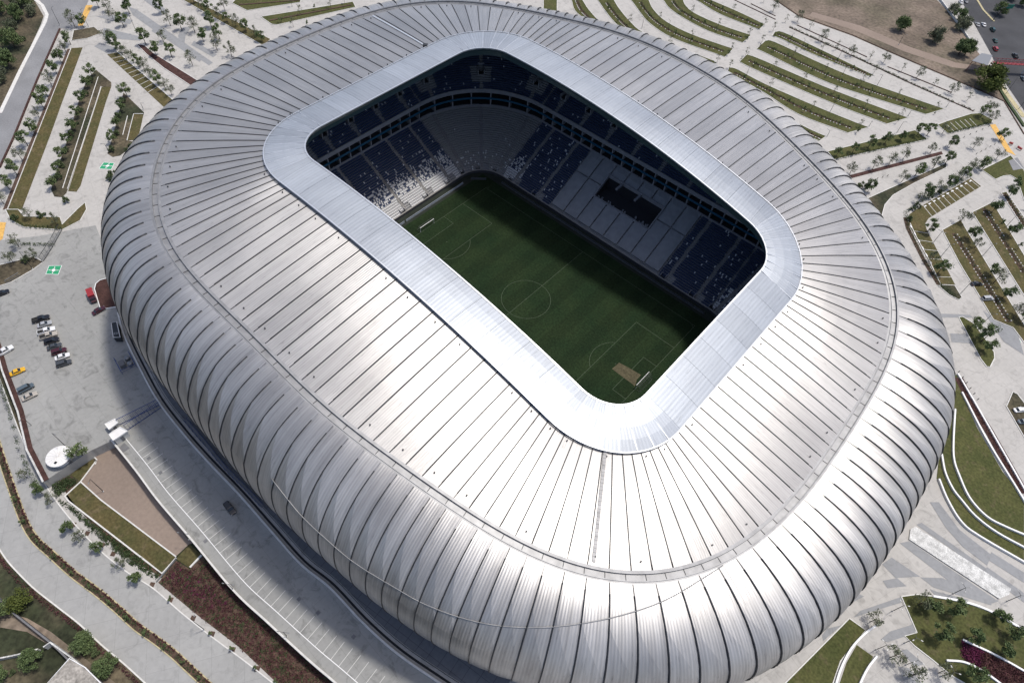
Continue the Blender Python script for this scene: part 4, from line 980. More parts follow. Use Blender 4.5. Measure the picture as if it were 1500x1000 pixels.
def evac(L):
    P = pxs(L); P = P if poly_area(P) > 0 else P[::-1]; c = sum(P, Vector()) / 4
    o = setting(mobj('assembly_marking', [(*(c + (p - c) * 1.08).xy, .0) for p in P], [(0, 1, 2, 3)], M['white']))
    k = mobj('green_square', [(p.x, p.y, .004) for p in P], [(0, 1, 2, 3)], M['green_paint'], o)
    e1 = (P[1] - P[0]); e2 = (P[3] - P[0]); V, F = [], []
    def q(u0, u1, v0, v1):
        k_ = len(V); V.extend([tuple((P[0] + e1 * u + e2 * v).xy) + (.008,) for u, v in ((u0, v0), (u1, v0), (u1, v1), (u0, v1))]); F.append((k_, k_ + 1, k_ + 2, k_ + 3))
    q(.08, .36, .47, .53); q(.64, .92, .47, .53); q(.47, .53, .08, .36); q(.47, .53, .64, .92)
    for s in (.3, .7): q(s - .07, s + .07, .44, .56); q(.44, .56, s - .07, s + .07)
    k_ = len(V)
    for i in range(14): a = 6.2832 * i / 14; V.append(tuple((P[0] + e1 * (.5 + .15 * math.cos(a)) + e2 * (.5 + .15 * math.sin(a))).xy) + (.012,))
    F.append(tuple(range(k_, k_ + 14))); mobj('arrow_mark', V, F, M['white'], o)
evac([(72, 389.5), (90, 389), (85, 401.7), (67.5, 401)]); evac([(152, 238), (167, 239), (163, 248), (145.5, 247)]); evac([(1473, 488.5), (1489, 488.5), (1495.5, 501), (1479, 501)])
# edge of the lot: planted strip and rubble edging
P = dense(pxs([(-9, 500), (3, 543), (26, 604), (39, 659), (63, 706)]), 3); setting(strip('planting_strip', P, 1.3, -.05, .12, M['redsoil'], side=-1.0)); s_ = setting(strip('rubble_edge', offset_line(P, -.1), .5, -.1, .25, M['stone']))
hedge(offset_line(P, 1.6), 1.0, 1.4, None, 'leaf_hedge', gap=.35, name='shrub_row')
# service road bays
WL = smooth_line(pxs([(164, 645), (200, 690), (232, 733), (280, 789), (342, 864), (390, 909), (451, 965), (492, 1000), (560, 1060)]), 8)
setting(strip('retaining_wall', WL, .5, LOW, .55, M['kerb'])); IN = offset_line(WL, -3.2); setting(strip('bay_kerb', IN, .2, -.02, .03, M['white']))
d = [0]
for a, b in zip(IN[:-1], IN[1:]): d.append(d[-1] + (b - a).length)
for t in np.arange(9, d[-1] - 2, 2.75):
    x = np.interp(t, d, [p.x for p in IN]); y = np.interp(t, d, [p.y for p in IN]); x2 = np.interp(t + .5, d, [p.x for p in IN]); y2 = np.interp(t + .5, d, [p.y for p in IN]); tt = Vector((x2 - x, y2 - y, 0)); tt.normalize(); nn = Vector((-tt.y, tt.x, 0)); a = Vector((x, y, 0)); b = a + nn * 5.2
    setting(strip('bay_line', [a, b], .12, -.01, -.002, M['kerb']))
for (a, b) in ((200, 679), (217, 700), (283, 800), (420, 885), (448, 905), (500, 940)):
    p = px(a + 18, b - 8); mb = MB(); mb.box((p.x, p.y, .01), (1.0, 1.0, .04)); o = mb.build('drain_cover', M['darkwall']); setting(o)
# parapet, railing and trench next to the stadium
TW = smooth_line(pxs([(174, 460), (184, 494.7), (205.6, 540), (232, 588), (267, 633.6), (302, 673.6), (350, 724), (395.4, 775.7), (440.8, 826.5), (483.5, 861), (531.6, 912), (582, 957), (644, 1000), (720, 1050)]), 8)
tw = strip('parapet_wall', TW, .5, -.1, 1.0, M['kerb']); tag(tw, 'long low concrete parapet between the service road and the stadium trench', 'wall')
T2 = offset_line(TW, -1.3); setting(strip('trench_drain', T2, .6, -.02, .0, M['black']))
T3 = offset_line(TW, -2.4); rl = empty('guard_rail', tuple(T3[0])); tag(rl, 'dark steel guard rail running along the stadium trench', 'railing')
mb = MB(); o0 = T3[0]; mb.tube([p - o0 + Vector((0, 0, 1.1)) for p in T3], .06, 5); mb.tube([p - o0 + Vector((0, 0, .6)) for p in T3], .04, 5); mb.build('rail', M['seam'], rl)
for p in T3[::3]: mb = MB(); mb.tube([p - o0, p - o0 + Vector((0, 0, 1.1))], .05, 5); mb.build('post', M['seam'], rl)
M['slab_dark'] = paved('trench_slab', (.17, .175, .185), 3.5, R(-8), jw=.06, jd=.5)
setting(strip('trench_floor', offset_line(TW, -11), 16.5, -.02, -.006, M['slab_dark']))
# ---- low corner: perimeter road
def low(L): return pxs(L, LOW)
def rib2(A, B, name, m, z):
    PA, PB = smooth_line(low(A), 6), smooth_line(low(B), 6); n = min(len(PA), len(PB)); V = [(p.x, p.y, LOW + z) for p in PA[:n]] + [(p.x, p.y, LOW + z) for p in PB[:n]]
    F = []
    for i in range(n - 1):
        f = (i, i + n, i + n + 1, i + 1); q = [V[k] for k in f]; F.append(f if poly_area(q) > 0 else f[::-1])
    return setting(mobj(name, V, F, M[m]))
MED = [(-20, 600), (0, 663), (10.7, 695), (24, 733), (35, 762), (51, 789), (77, 813), (107, 840), (139, 864), (171, 890.5), (200, 917), (227, 936), (254, 957), (280, 981), (320, 1018)]
RE = [(-20, 510), (0, 556), (22, 615), (38, 655), (55, 690), (80, 730), (112, 770), (149, 808), (187, 838), (224, 861), (267, 898), (310, 932), (355, 965), (400, 1000), (450, 1040)]
LE = [(-60, 700), (-40, 740), (-20, 775), (0, 805), (8, 817), (16, 827), (34, 846), (53, 864), (85, 889), (117, 914), (149, 944), (180, 970), (213, 1000), (235, 1022), (260, 1045)]
rib2(RE, MED, 'perimeter_road', 'road', .03); rib2(MED, LE, 'perimeter_road', 'road', .034)
ML = smooth_line(low(MED), 6); md = setting(strip('median', ML, 1.7, LOW, LOW + .2, M['soil']))
for s in (-1, 1): k = strip('kerb', offset_line(ML, s * .95), .28, LOW, LOW + .23, M['yellow_kerb']); k.parent = md
hedge(ML, 1.1, .9, md, gap=.12, z=LOW + .15); hedge(offset_line(ML, -.7), .5, .5, md, 'leaf_red', gap=.5, z=LOW + .15, name='red_shrubs')
LL = smooth_line(low(LE), 6); setting(strip('kerb', LL, .35, LOW, LOW + .2, M['kerb'])); hedge(offset_line(LL, 1.0), 1.0, .8, None, 'leaf_red', name='red_hedge', z=LOW); setting(strip('verge', offset_line(LL, 4.0), 5.0, LOW, LOW + .05, M['scrub']))
fw = strip('boundary_wall', offset_line(LL, 6.6), .4, LOW, LOW + 2.2, M['darkwall']); tag(fw, 'dark boundary wall behind the red hedge of the road', 'wall')
RL = smooth_line(low(RE), 6); sw = offset_line(RL[20:], -1.6); setting(strip('pavement', sw, 3.0, LOW, LOW + .12, M['paving']))
setting(strip('kerb', RL, .3, LOW, LOW + .16, M['kerb']))
sheet('yard', [(131, 660), (163, 640), (240, 722), (300, 790), (277, 797), (256, 816), (146, 733), (119, 706), (142, 676), (136, 664)], 'yard', .05, LOW)
bed('lawn', [(116, 707), (148, 733), (258, 815), (237, 839), (100, 733), (96, 726)], 'lawn', .12, LOW); kline([(119, 706), (148, 732), (258, 815)], .35, .2, zpx=LOW); kline([(96, 727), (101, 734), (238, 840), (259, 817)], .4, .5, zpx=LOW); kline([(142, 674), (118, 706), (95, 727)], .4, .25, zpx=LOW); kline([(131, 662), (142, 673), (140, 680)], .35, .25, zpx=LOW)
bed('planting_bed', [(96, 728), (116, 707), (105, 697), (72, 706), (82, 728)], 'soil', .1, LOW); bed('lawn', [(104, 696), (130, 670), (141, 677), (118, 704)], 'lawn', .1, LOW)
bed('planting_bed', [(82, 728), (98, 735), (237, 841), (229, 850), (190, 826), (150, 793), (112, 757)], 'soil', .1, LOW)
bed('lawn', [(258, 818), (278, 797), (296, 813), (279, 832)], 'lawn', .1, LOW); kline([(279, 831), (296, 813)], .5, .5, zpx=LOW); kline([(230, 852), (259, 818)], .3, .5, 'darkwall', zpx=LOW)
bed('flower_slope', [(232, 853), (258, 821), (278, 833), (300, 813), (345, 862), (400, 920), (490, 1000), (520, 1040), (440, 1040), (406, 1000), (350, 947), (290, 901)], 'soil', .15, LOW)
scatter([(236, 852), (259, 824), (280, 835), (300, 818), (345, 866), (400, 924), (488, 1000), (470, 1020), (410, 1000), (350, 945), (290, 899)], 1500, .55, .45, 'leaf_red', 'red_flowering_shrubs', LOW, k=9)
scatter([(236, 852), (259, 824), (280, 835), (300, 818), (345, 866), (400, 924), (488, 1000), (470, 1020), (410, 1000), (350, 945), (290, 899)], 600, .5, .5, 'leaf_hedge', 'green_groundcover', LOW, k=9)
scatter([(245, 850), (262, 828), (300, 850), (340, 890), (310, 895)], 90, .5, .5, 'leaf_magenta', 'magenta_flowers', LOW, k=9)
scatter([(84, 730), (98, 737), (236, 842), (229, 848), (190, 824), (150, 791), (112, 755)], 420, .5, .6, 'leaf_hedge', 'low_shrubs', LOW, k=12); scatter([(84, 727), (114, 707), (104, 699), (76, 707)], 130, .7, .9, 'leaf_hedge', 'low_shrubs', LOW, k=16)
for (a, b) in ((108, 768), (128, 781), (150, 798), (166, 811), (223, 856), (250, 878), (283, 905), (311, 928), (341, 951), (377, 979)):
    p = px(a, b, LOW); mb = MB(); mb.box((p.x, p.y, LOW + .13), (1.3, 1.3, .03), .6); setting(mb.build('tree_pit', M['soil']))
sheet('dirt_track', [(-20, 895), (0, 893), (40, 905), (75, 925), (120, 960), (170, 1000), (190, 1030), (150, 1030), (120, 985), (90, 955), (40, 925), (-20, 915)], 'dirt', .05, LOW)

# ================================================================ TREES
def leaf_mat(name, c1, c2):
    m = bpy.data.materials.new(name); m.use_nodes = True; n = m.node_tree.nodes; l = m.node_tree.links; b = n['Principled BSDF']; b.inputs['Roughness'].default_value = .7; b.inputs['Specular IOR Level'].default_value = .2
    geo = n.new('ShaderNodeNewGeometry'); oi = n.new('ShaderNodeObjectInfo'); mx = n.new('ShaderNodeMix'); mx.data_type = 'RGBA'; mx.inputs[6].default_value = (*c1, 1); mx.inputs[7].default_value = (*c2, 1)
    ad = n.new('ShaderNodeMath'); ad.operation = 'ADD'; mu = n.new('ShaderNodeMath'); mu.operation = 'MULTIPLY'; mu.inputs[1].default_value = .6; l.new(geo.outputs['Random Per Island'], mu.inputs[0]); m2 = n.new('ShaderNodeMath'); m2.operation = 'MULTIPLY'; m2.inputs[1].default_value = .5; l.new(oi.outputs['Random'], m2.inputs[0]); l.new(mu.outputs[0], ad.inputs[0]); l.new(m2.outputs[0], ad.inputs[1]); l.new(ad.outputs[0], mx.inputs[0]); l.new(mx.outputs[2], b.inputs['Base Color'])
    b.inputs['Transmission Weight'].default_value = 0
    return m
M['leaf_a'] = leaf_mat('leaf_green', (.070, .108, .042), (.140, .180, .075))
M['leaf_b'] = leaf_mat('leaf_grey', (.090, .108, .064), (.155, .170, .105))
M['leaf_c'] = leaf_mat('leaf_bright', (.060, .085, .020), (.105, .125, .032))
M['leaf_d'] = leaf_mat('leaf_dark', (.050, .076, .034), (.10, .13, .058))
M['bark'] = mat('bark', (.09, .07, .055), .95, noise=.3, scale=2)
rt = np.random.default_rng(11)
def crown_mesh(name, h0, h1, rad, n, leaf, m, clumps=9, flat=1.0):
    """leaf-sized faces gathered in clumps through the crown"""
    C = []
    for _ in range(clumps):
        a = rt.random() * 6.283; q = rad * (.15 + .75 * math.sqrt(rt.random())); f = rt.random(); z = h0 + (h1 - h0) * f; q *= math.sin(math.pi * min(1, .18 + .75 * f)) ** .6
        C.append((Vector((q * math.cos(a), q * math.sin(a), z)), rad * (.24 + .24 * rt.random())))
    V, F = [], []
    for _ in range(n):
        c, r = C[int(rt.integers(clumps))]; d = Vector(rt.normal(size=3)); d.normalize(); p = c + d * r * (.35 + .75 * rt.random()); p.z = max(h0 * .8, p.z)
        u = Vector(rt.normal(size=3)); u.normalize(); w = u.cross(Vector(rt.normal(size=3))); w.normalize(); s = leaf * (.6 + .8 * rt.random()); k = len(V)
        V += [p - u * s, p + w * s * .55, p + u * s, p - w * s * .55]; F.append((k, k + 1, k + 2, k + 3))
    me = bpy.data.meshes.new(name); me.from_pydata([tuple(v) for v in V], [], F); me.materials.append(M[m]); return me, C
def trunk_mesh(name, h, r, C, lim=6, twigs=0):
    mb = MB(); top = Vector((.15 * rt.normal(), .15 * rt.normal(), h)); mid = Vector((.08 * rt.normal(), .08 * rt.normal(), h * .5)); mb.tube([(0, 0, -.1), mid, top], [r * 1.25, r, r * .6], 6)
    for c, _ in C[:lim]: st = mid.lerp(top, .3 + .7 * rt.random()); mb.tube([st, st.lerp(c, .55) + Vector((0, 0, .25)), c], [r * .5, r * .3, r * .12], 5)
    for c, q in C:
        for _ in range(twigs): e = c + Vector(rt.normal(size=3)) * q * .9; mb.tube([c, e], [r * .14, r * .06], 3, cap=False)
    me = bpy.data.meshes.new(name); me.from_pydata([tuple(v) for v in mb.V], [], mb.F); me.materials.append(M['bark']); return me
PROTO = {}
def proto(kind, k, *, h0, h1, rad, n, leaf, m, th, tr, clumps=9, twigs=0):
    L = []
    for i in range(k):
        cm, C = crown_mesh('crown', h0, h1, rad * (.9 + .2 * rt.random()), n, leaf, m, clumps); L.append((trunk_mesh('trunk', th, tr, C, twigs=twigs), cm))
    PROTO[kind] = L
proto('leafy', 5, h0=2.6, h1=6.0, rad=2.3, n=1000, leaf=.26, m='leaf_a', th=3.6, tr=.13, clumps=12)
proto('airy', 4, h0=2.4, h1=5.6, rad=2.3, n=420, leaf=.22, m='leaf_b', th=3.4, tr=.11, clumps=12, twigs=3)
proto('sapling', 3, h0=1.2, h1=3.4, rad=.8, n=260, leaf=.18, m='leaf_a', th=2.4, tr=.06, clumps=6)
proto('wispy', 3, h0=2.0, h1=4.6, rad=1.3, n=130, leaf=.17, m='leaf_b', th=3.2, tr=.07, clumps=8, twigs=3)
proto('bush', 3, h0=.5, h1=2.4, rad=1.7, n=800, leaf=.22, m='leaf_d', th=1.0, tr=.1, clumps=9)
proto('big', 3, h0=2.5, h1=8.0, rad=4.6, n=3600, leaf=.36, m='leaf_a', th=4.0, tr=.28, clumps=24)
proto('dusty', 2, h0=2.0, h1=6.5, rad=4.4, n=2200, leaf=.32, m='leaf_b', th=3.2, tr=.25, clumps=22, twigs=3)
proto('bright', 2, h0=1.5, h1=7.0, rad=4.6, n=3600, leaf=.36, m='leaf_c', th=3.5, tr=.28, clumps=24)
proto('columnar', 2, h0=.6, h1=2.3, rad=.45, n=200, leaf=.15, m='leaf_d', th=1.2, tr=.05, clumps=6)
def tree(kind, x, y, label, group, sc=1.0, z=0.0, lean=0.0):
    tm, cm = PROTO[kind][int(rt.integers(len(PROTO[kind])))]; p = px(x, y, z)
    nm = {'bush': 'shrub', 'columnar': 'shrub', 'sapling': 'sapling', 'wispy': 'sapling'}.get(kind, 'tree')
    e = empty(nm, (p.x, p.y, z)); e.rotation_euler = (rt.normal() * lean, rt.normal() * lean, rt.random() * 6.28); s = sc * (.88 + .24 * rt.random()); e.scale = (s, s, s * (.92 + .16 * rt.random()))
    tag(e, label, 'shrub' if nm == 'shrub' else 'tree', group); link(bpy.data.objects.new('trunk', tm), e); link(bpy.data.objects.new('crown', cm), e); return e
def row(kinds, L, label, group, sc=1.0, z=0.0):
    AL = {'airy': ('sparse grey leaved', 'airy'), 'bush': ('low dense bushy', 'bushy'), 'wispy': ('wispy thin', 'wispy'), 'dusty': ('wide dusty', 'dusty')}
    if len(kinds) > 1:
        for i, (a, b) in enumerate(L):
            k = kinds[i % len(kinds)]
            if k in AL:
                lb = label
                for w in ('dark green tree', 'leafy tree', 'green tree', 'airy tree', 'grey airy tree', 'thin young tree', 'young tree', 'small tree', 'round tree', 'scrub tree', 'roadside tree', 'tree'):
                    if w in lb: lb = lb.replace(w, AL[k][0] + (' shrub' if k == 'bush' else ' tree'), 1); break
                tree(k, a, b, lb, AL[k][1] + ' ones of ' + group, sc, z)
            else: tree(k, a, b, label, group, sc, z)
        return
    for i, (a, b) in enumerate(L): tree(kinds[i % len(kinds)], a, b, label, group, sc, z)
def along(L, n, j=0.0):
    P = [Vector((a, b, 0)) for a, b in L]; d = [0]
    for a, b in zip(P[:-1], P[1:]): d.append(d[-1] + (b - a).length)
    return [(np.interp(t, d, [p.x for p in P]) + rt.normal() * j, np.interp(t, d, [p.y for p in P]) + rt.normal() * j) for t in np.linspace(0, d[-1], n)]
row(['leafy', 'airy', 'leafy'], [(104, 66), (97, 77), (90, 92), (83, 108), (76, 126), (70, 142), (64, 158), (58, 174), (51, 196), (41, 214), (34, 236), (25, 256), (15, 278), (6, 299)], 'leafy tree in the row between the perimeter road and the long dry lawn', 'trees along the perimeter road', 1.15)
row(['leafy', 'bush'], along([(136, 112), (127, 140), (117, 165), (107, 195), (98, 225), (90, 250), (84, 275)], 17, 1.2), 'green tree in the dense planted strip beside the long parking lawn', 'trees in the long west bed', .95)
row(['leafy', 'bush'], along([(185, 140), (178, 165), (172, 195), (166, 222)], 8, 1.2), 'green tree in the short planted bed beside the small parking lawn', 'trees in the short west bed', .95)
row(['bush'], [(195, 218), (190, 224), (168, 258), (163, 264)], 'round shrub squeezed between pale lane and stadium skin', 'shrubs at the west foot of the stadium', 1.0)
row(['leafy', 'airy', 'airy'], [(178, 79), (186, 88), (196, 92), (205, 98), (213, 105), (222, 113), (232, 124), (243, 132), (252, 140)], 'airy tree in the row behind the striped parking lawn', 'trees behind the striped parking lawn', 1.0)
row(['leafy', 'airy'], [(145, 12), (160, 18), (190, 20), (167, 30), (182, 40), (110, 40), (122, 40)], 'leafy tree on the pale plaza next to the yellow road crossing', 'trees by the yellow road crossing', 1.25)
row(['leafy', 'airy'], [(214, 66), (160, 62), (172, 73), (240, 62), (252, 84), (282, 96), (230, 82)], 'leafy tree on the pale plaza around the red mulch bed', 'trees around the mulch bed', 1.25)
row(['leafy', 'airy'], [(238, 20), (250, 38), (267, 45), (286, 48), (299, 62), (318, 74), (322, 58), (340, 84), (310, 40), (330, 18)], 'leafy tree on the pale plaza next to the diagonal dry strip', 'trees beside the diagonal strip', 1.25)
row(['leafy', 'airy'], along([(283, 6), (300, 16), (330, 33), (360, 48), (385, 60)], 9, .8), 'tree in the diagonal dry strip beside the striped plaza', 'trees in the diagonal strip', 1.0)
row(['wispy', 'sapling'], [(440, 22), (462, 16), (485, 12), (505, 6), (428, 10), (412, 33), (430, 40), (450, 38)], 'thin young tree in the short beds above the roof edge', 'saplings in the north west beds', 1.2)
def lerp_pts(C, n, off=0.0):
    C = offset_line(C, off) if off else C; d = [0]
    for a, b in zip(C[:-1], C[1:]): d.append(d[-1] + (b - a).length)
    return [Vector((np.interp(t, d, [p.x for p in C]), np.interp(t, d, [p.y for p in C]), 0)) for t in np.linspace(0, d[-1], n)]
def wtree(kind, p, label, group, sc=1.0):
    e = tree(kind, 0, 0, label, group, sc); e.location = (p.x, p.y, 0)
for C, n, nm in ((CE, 8, 'bed that hugs the roof edge'), (CF, 8, 'second bed from the roof edge'), (CG, 8, 'bed that ends at the cross lane'), (CH, 6, 'short bed beside the outer hedge line'), (CJ, 7, 'narrow tapering bed near the vacant lot'), (CK, 13, 'long bed next to the tapering one'), (CL, 12, 'long bed between two other long beds'), (CM, 9, 'long bed nearest the rolled roof edge')):
    for i, p in enumerate(lerp_pts(C, n, 2.6)): wtree('sapling' if i % 3 else 'columnar', p, 'small dark sapling in the parking ' + nm, 'saplings in the ' + nm, 1.0)
    for p in lerp_pts(C, max(3, n // 2), -2.9): wtree('wispy', p, 'thin wispy sapling in the parking ' + nm, 'wispy saplings in the ' + nm, 1.0)
row(['wispy', 'airy'], [(1118, 4), (1132, 18), (1150, 33), (1168, 33), (1186, 43), (1203, 62), (1224, 74), (1246, 83), (1273, 88), (1294, 92), (1320, 105), (1342, 115), (1366, 128), (1392, 137), (1416, 148)], 'young tree along the outer hedge line beside the vacant lot', 'trees along the outer hedge', 1.1)
row(['leafy'], along([(1224, 230), (1250, 224), (1272, 217), (1295, 212), (1318, 206), (1342, 200)], 6), 'leafy tree on the lawn bed with a clipped hedge', 'trees on the hedged lawn bed', 1.0)
row(['airy'], [(1244, 256), (1278, 248), (1302, 241), (1322, 234), (1362, 225)], 'grey airy tree along the narrow red mulch strip', 'trees along the red mulch strip', 1.15)
row(['leafy', 'airy'], [(1271, 281), (1320, 267), (1340, 258), (1366, 247), (1384, 240)], 'leafy tree along the pale stepped ramp', 'trees along the ramp', 1.1)
tree('bush', 1262, 277, 'dark round shrub at the foot of the rolled roof beside the ramp', 'east shrubs', 1.2)
row(['leafy', 'airy'], [(1357, 199), (1380, 196), (1390, 217), (1425, 218), (1463, 206), (1448, 178), (1436, 172), (1446, 166)], 'leafy tree on the pale plaza near the yellow crossing', 'trees near the yellow crossing', 1.15)
row(['airy', 'leafy'], [(1345, 297), (1355, 290), (1372, 283), (1387, 276), (1397, 268), (1407, 263), (1420, 252), (1437, 250), (1458, 234)], 'leafy tree in the row behind the striped parking lawn of the east lot', 'trees behind the east parking lawn', 1.15)
row(['bush'], [(1336, 308), (1343, 303), (1360, 290), (1375, 283), (1331, 322)], 'dark shrub in the curved hedge of the east parking lawn', 'shrubs of the east parking lawn', .8)
row(['airy', 'leafy'], [(1406, 326), (1358, 340), (1362, 384), (1372, 402)], 'tree on the lane edge of the striped east parking lawn', 'trees at the east lane edge', 1.1)
row(['leafy', 'airy'], [(1418, 350), (1427, 364), (1450, 403), (1455, 415), (1468, 437), (1485, 462), (1496, 470)], 'tree in the long east bed with two dry lawns', 'trees in the long east bed', 1.2)
row(['leafy', 'sapling'], [(1452, 312), (1463, 330), (1478, 345), (1490, 365), (1476, 290), (1500, 308), (1484, 275)], 'tree in the outer east beds near the car lane', 'trees in the outer east beds', 1.1)
row(['leafy'], [(1420, 482), (1437, 500), (1440, 514)], 'dense green tree on the almond shaped lawn island', 'trees on the lawn island', 1.15)
row(['leafy'], [(1355, 890), (1456, 905), (1389, 894), (1370, 931), (1415, 935), (1466, 958), (1418, 990), (1475, 930)], 'dark green tree on the wide garden lawn beside the flower bed', 'trees on the garden lawn', 1.1)
row(['airy'], [(1275, 910), (1304, 962), (1330, 990), (1345, 885), (1375, 985)], 'sparse tree in a pit on the striped plaza', 'trees on the striped plaza', 1.1)
tree('leafy', 121, 666, 'dark green tree beside the white round tank', None, 1.1)
row(['leafy', 'airy'], [(104, 776), (124, 789), (148, 806), (180, 830), (205, 850), (78, 735), (62, 722), (40, 700)], 'round tree along the low pavement beside the red shrub strip', 'trees along the low pavement', .85, LOW)
row(['sapling'], [(250, 878), (311, 928), (341, 951), (377, 979), (405, 998)], 'bright small sapling in a square pit of the low pavement', 'saplings in pavement pits', .8, LOW)
row(['sapling'], along(MED[3:], 13), 'small sapling in the planted median of the curved road', 'saplings in the road median', .75, LOW)
row(['bright'], [(34, 884)], 'yellow green tree behind the boundary wall', None, .62, LOW)
row(['big', 'bush'], [(130, 944), (142, 958), (160, 978), (12, 880), (0, 900), (45, 955), (52, 968), (20, 985), (2, 992)], 'dark scrub tree behind the dark boundary wall', 'scrub behind the boundary wall', .62, LOW)
row(['airy', 'bush'], [(28, 362), (62, 317), (45, 320), (22, 322), (84, 330), (98, 296), (20, 385), (40, 383), (52, 380)], 'small tree by the fenced entrance of the west lot', 'trees at the west entrance', .95)
row(['dusty'], [(1366, 62), (1405, 45)], 'wide dusty tree on the bare vacant lot', 'dusty trees on the vacant lot', 1.25); row(['big'], [(1318, 46)], 'round green tree alone on the vacant lot', None, .8); row(['big'], [(1412, 82), (1404, 80)], 'dark green tree by the dirt track end', 'trees at the dirt track end', 1.0)
row(['bright'], [(1440, 128)], 'big bright green tree beside the red footbridge', None, 1.5); row(['dusty', 'big'], [(1395, 20), (1402, 30), (1410, 40), (1462, 22), (1480, 0), (1497, 10), (1450, 126)], 'roadside tree along the dark highway', 'trees along the highway', .9)
row(['big', 'bush', 'dusty'], [(5, 20), (12, 40), (25, 12), (40, 8), (3, 60), (20, 45), (30, 30), (8, 85), (48, 22), (22, 70), (35, 60), (4, 120), (15, 100)], 'scrub tree on the wild slope outside the road', 'scrub on the wild slope', .85)

# ================================================================ CARS
M['tyre'] = mat('tyre', (.02, .02, .02), .8); M['rim'] = mat('rim', (.45, .45, .46), .35, .8); M['glass'] = mat('car_glass', (.015, .02, .025), .08, spec=.6); M['lamp_red'] = mat('tail_lamp', (.25, .01, .01), .3); M['lamp_white'] = mat('head_lamp', (.75, .75, .72), .2)
def paint(name, c): 
    m = mat(name, c, .28, .15, spec=.5); m.node_tree.nodes['Principled BSDF'].inputs['Coat Weight'].default_value = .5; return m
for k, c in (('black', (.012, .012, .014)), ('white', (.78, .78, .77)), ('silver', (.38, .39, .40)), ('darkgrey', (.06, .065, .07)), ('maroon', (.06, .012, .018)), ('yellow', (.75, .42, .02)), ('bluegrey', (.09, .12, .14)), ('beige', (.45, .41, .35)), ('green', (.01, .06, .05)), ('red', (.35, .03, .03))): M['car_' + k] = paint('car_' + k, c)
def loft(mb, secs, mi=0, cap=True):
    """secs: list of (x, [(y,z)...]) rings along the length"""
    n = len(secs[0][1]); V = [(x, y, z) for x, r in secs for y, z in r]; F = []
    for i in range(len(secs) - 1):
        for k in range(n): F.append((i * n + k, (i + 1) * n + k, (i + 1) * n + (k + 1) % n, i * n + (k + 1) % n))
    if cap: F.append(tuple(range(n))); F.append(tuple((len(secs) - 1) * n + k for k in range(n - 1, -1, -1)))
    mb.add(V, F, mi)
def ring(w, z0, z1, c=.1):
    return [(-w, z0 + c), (-w, z1 - c), (-w + c, z1), (w - c, z1), (w, z1 - c), (w, z0 + c), (w - c, z0), (-w + c, z0)]
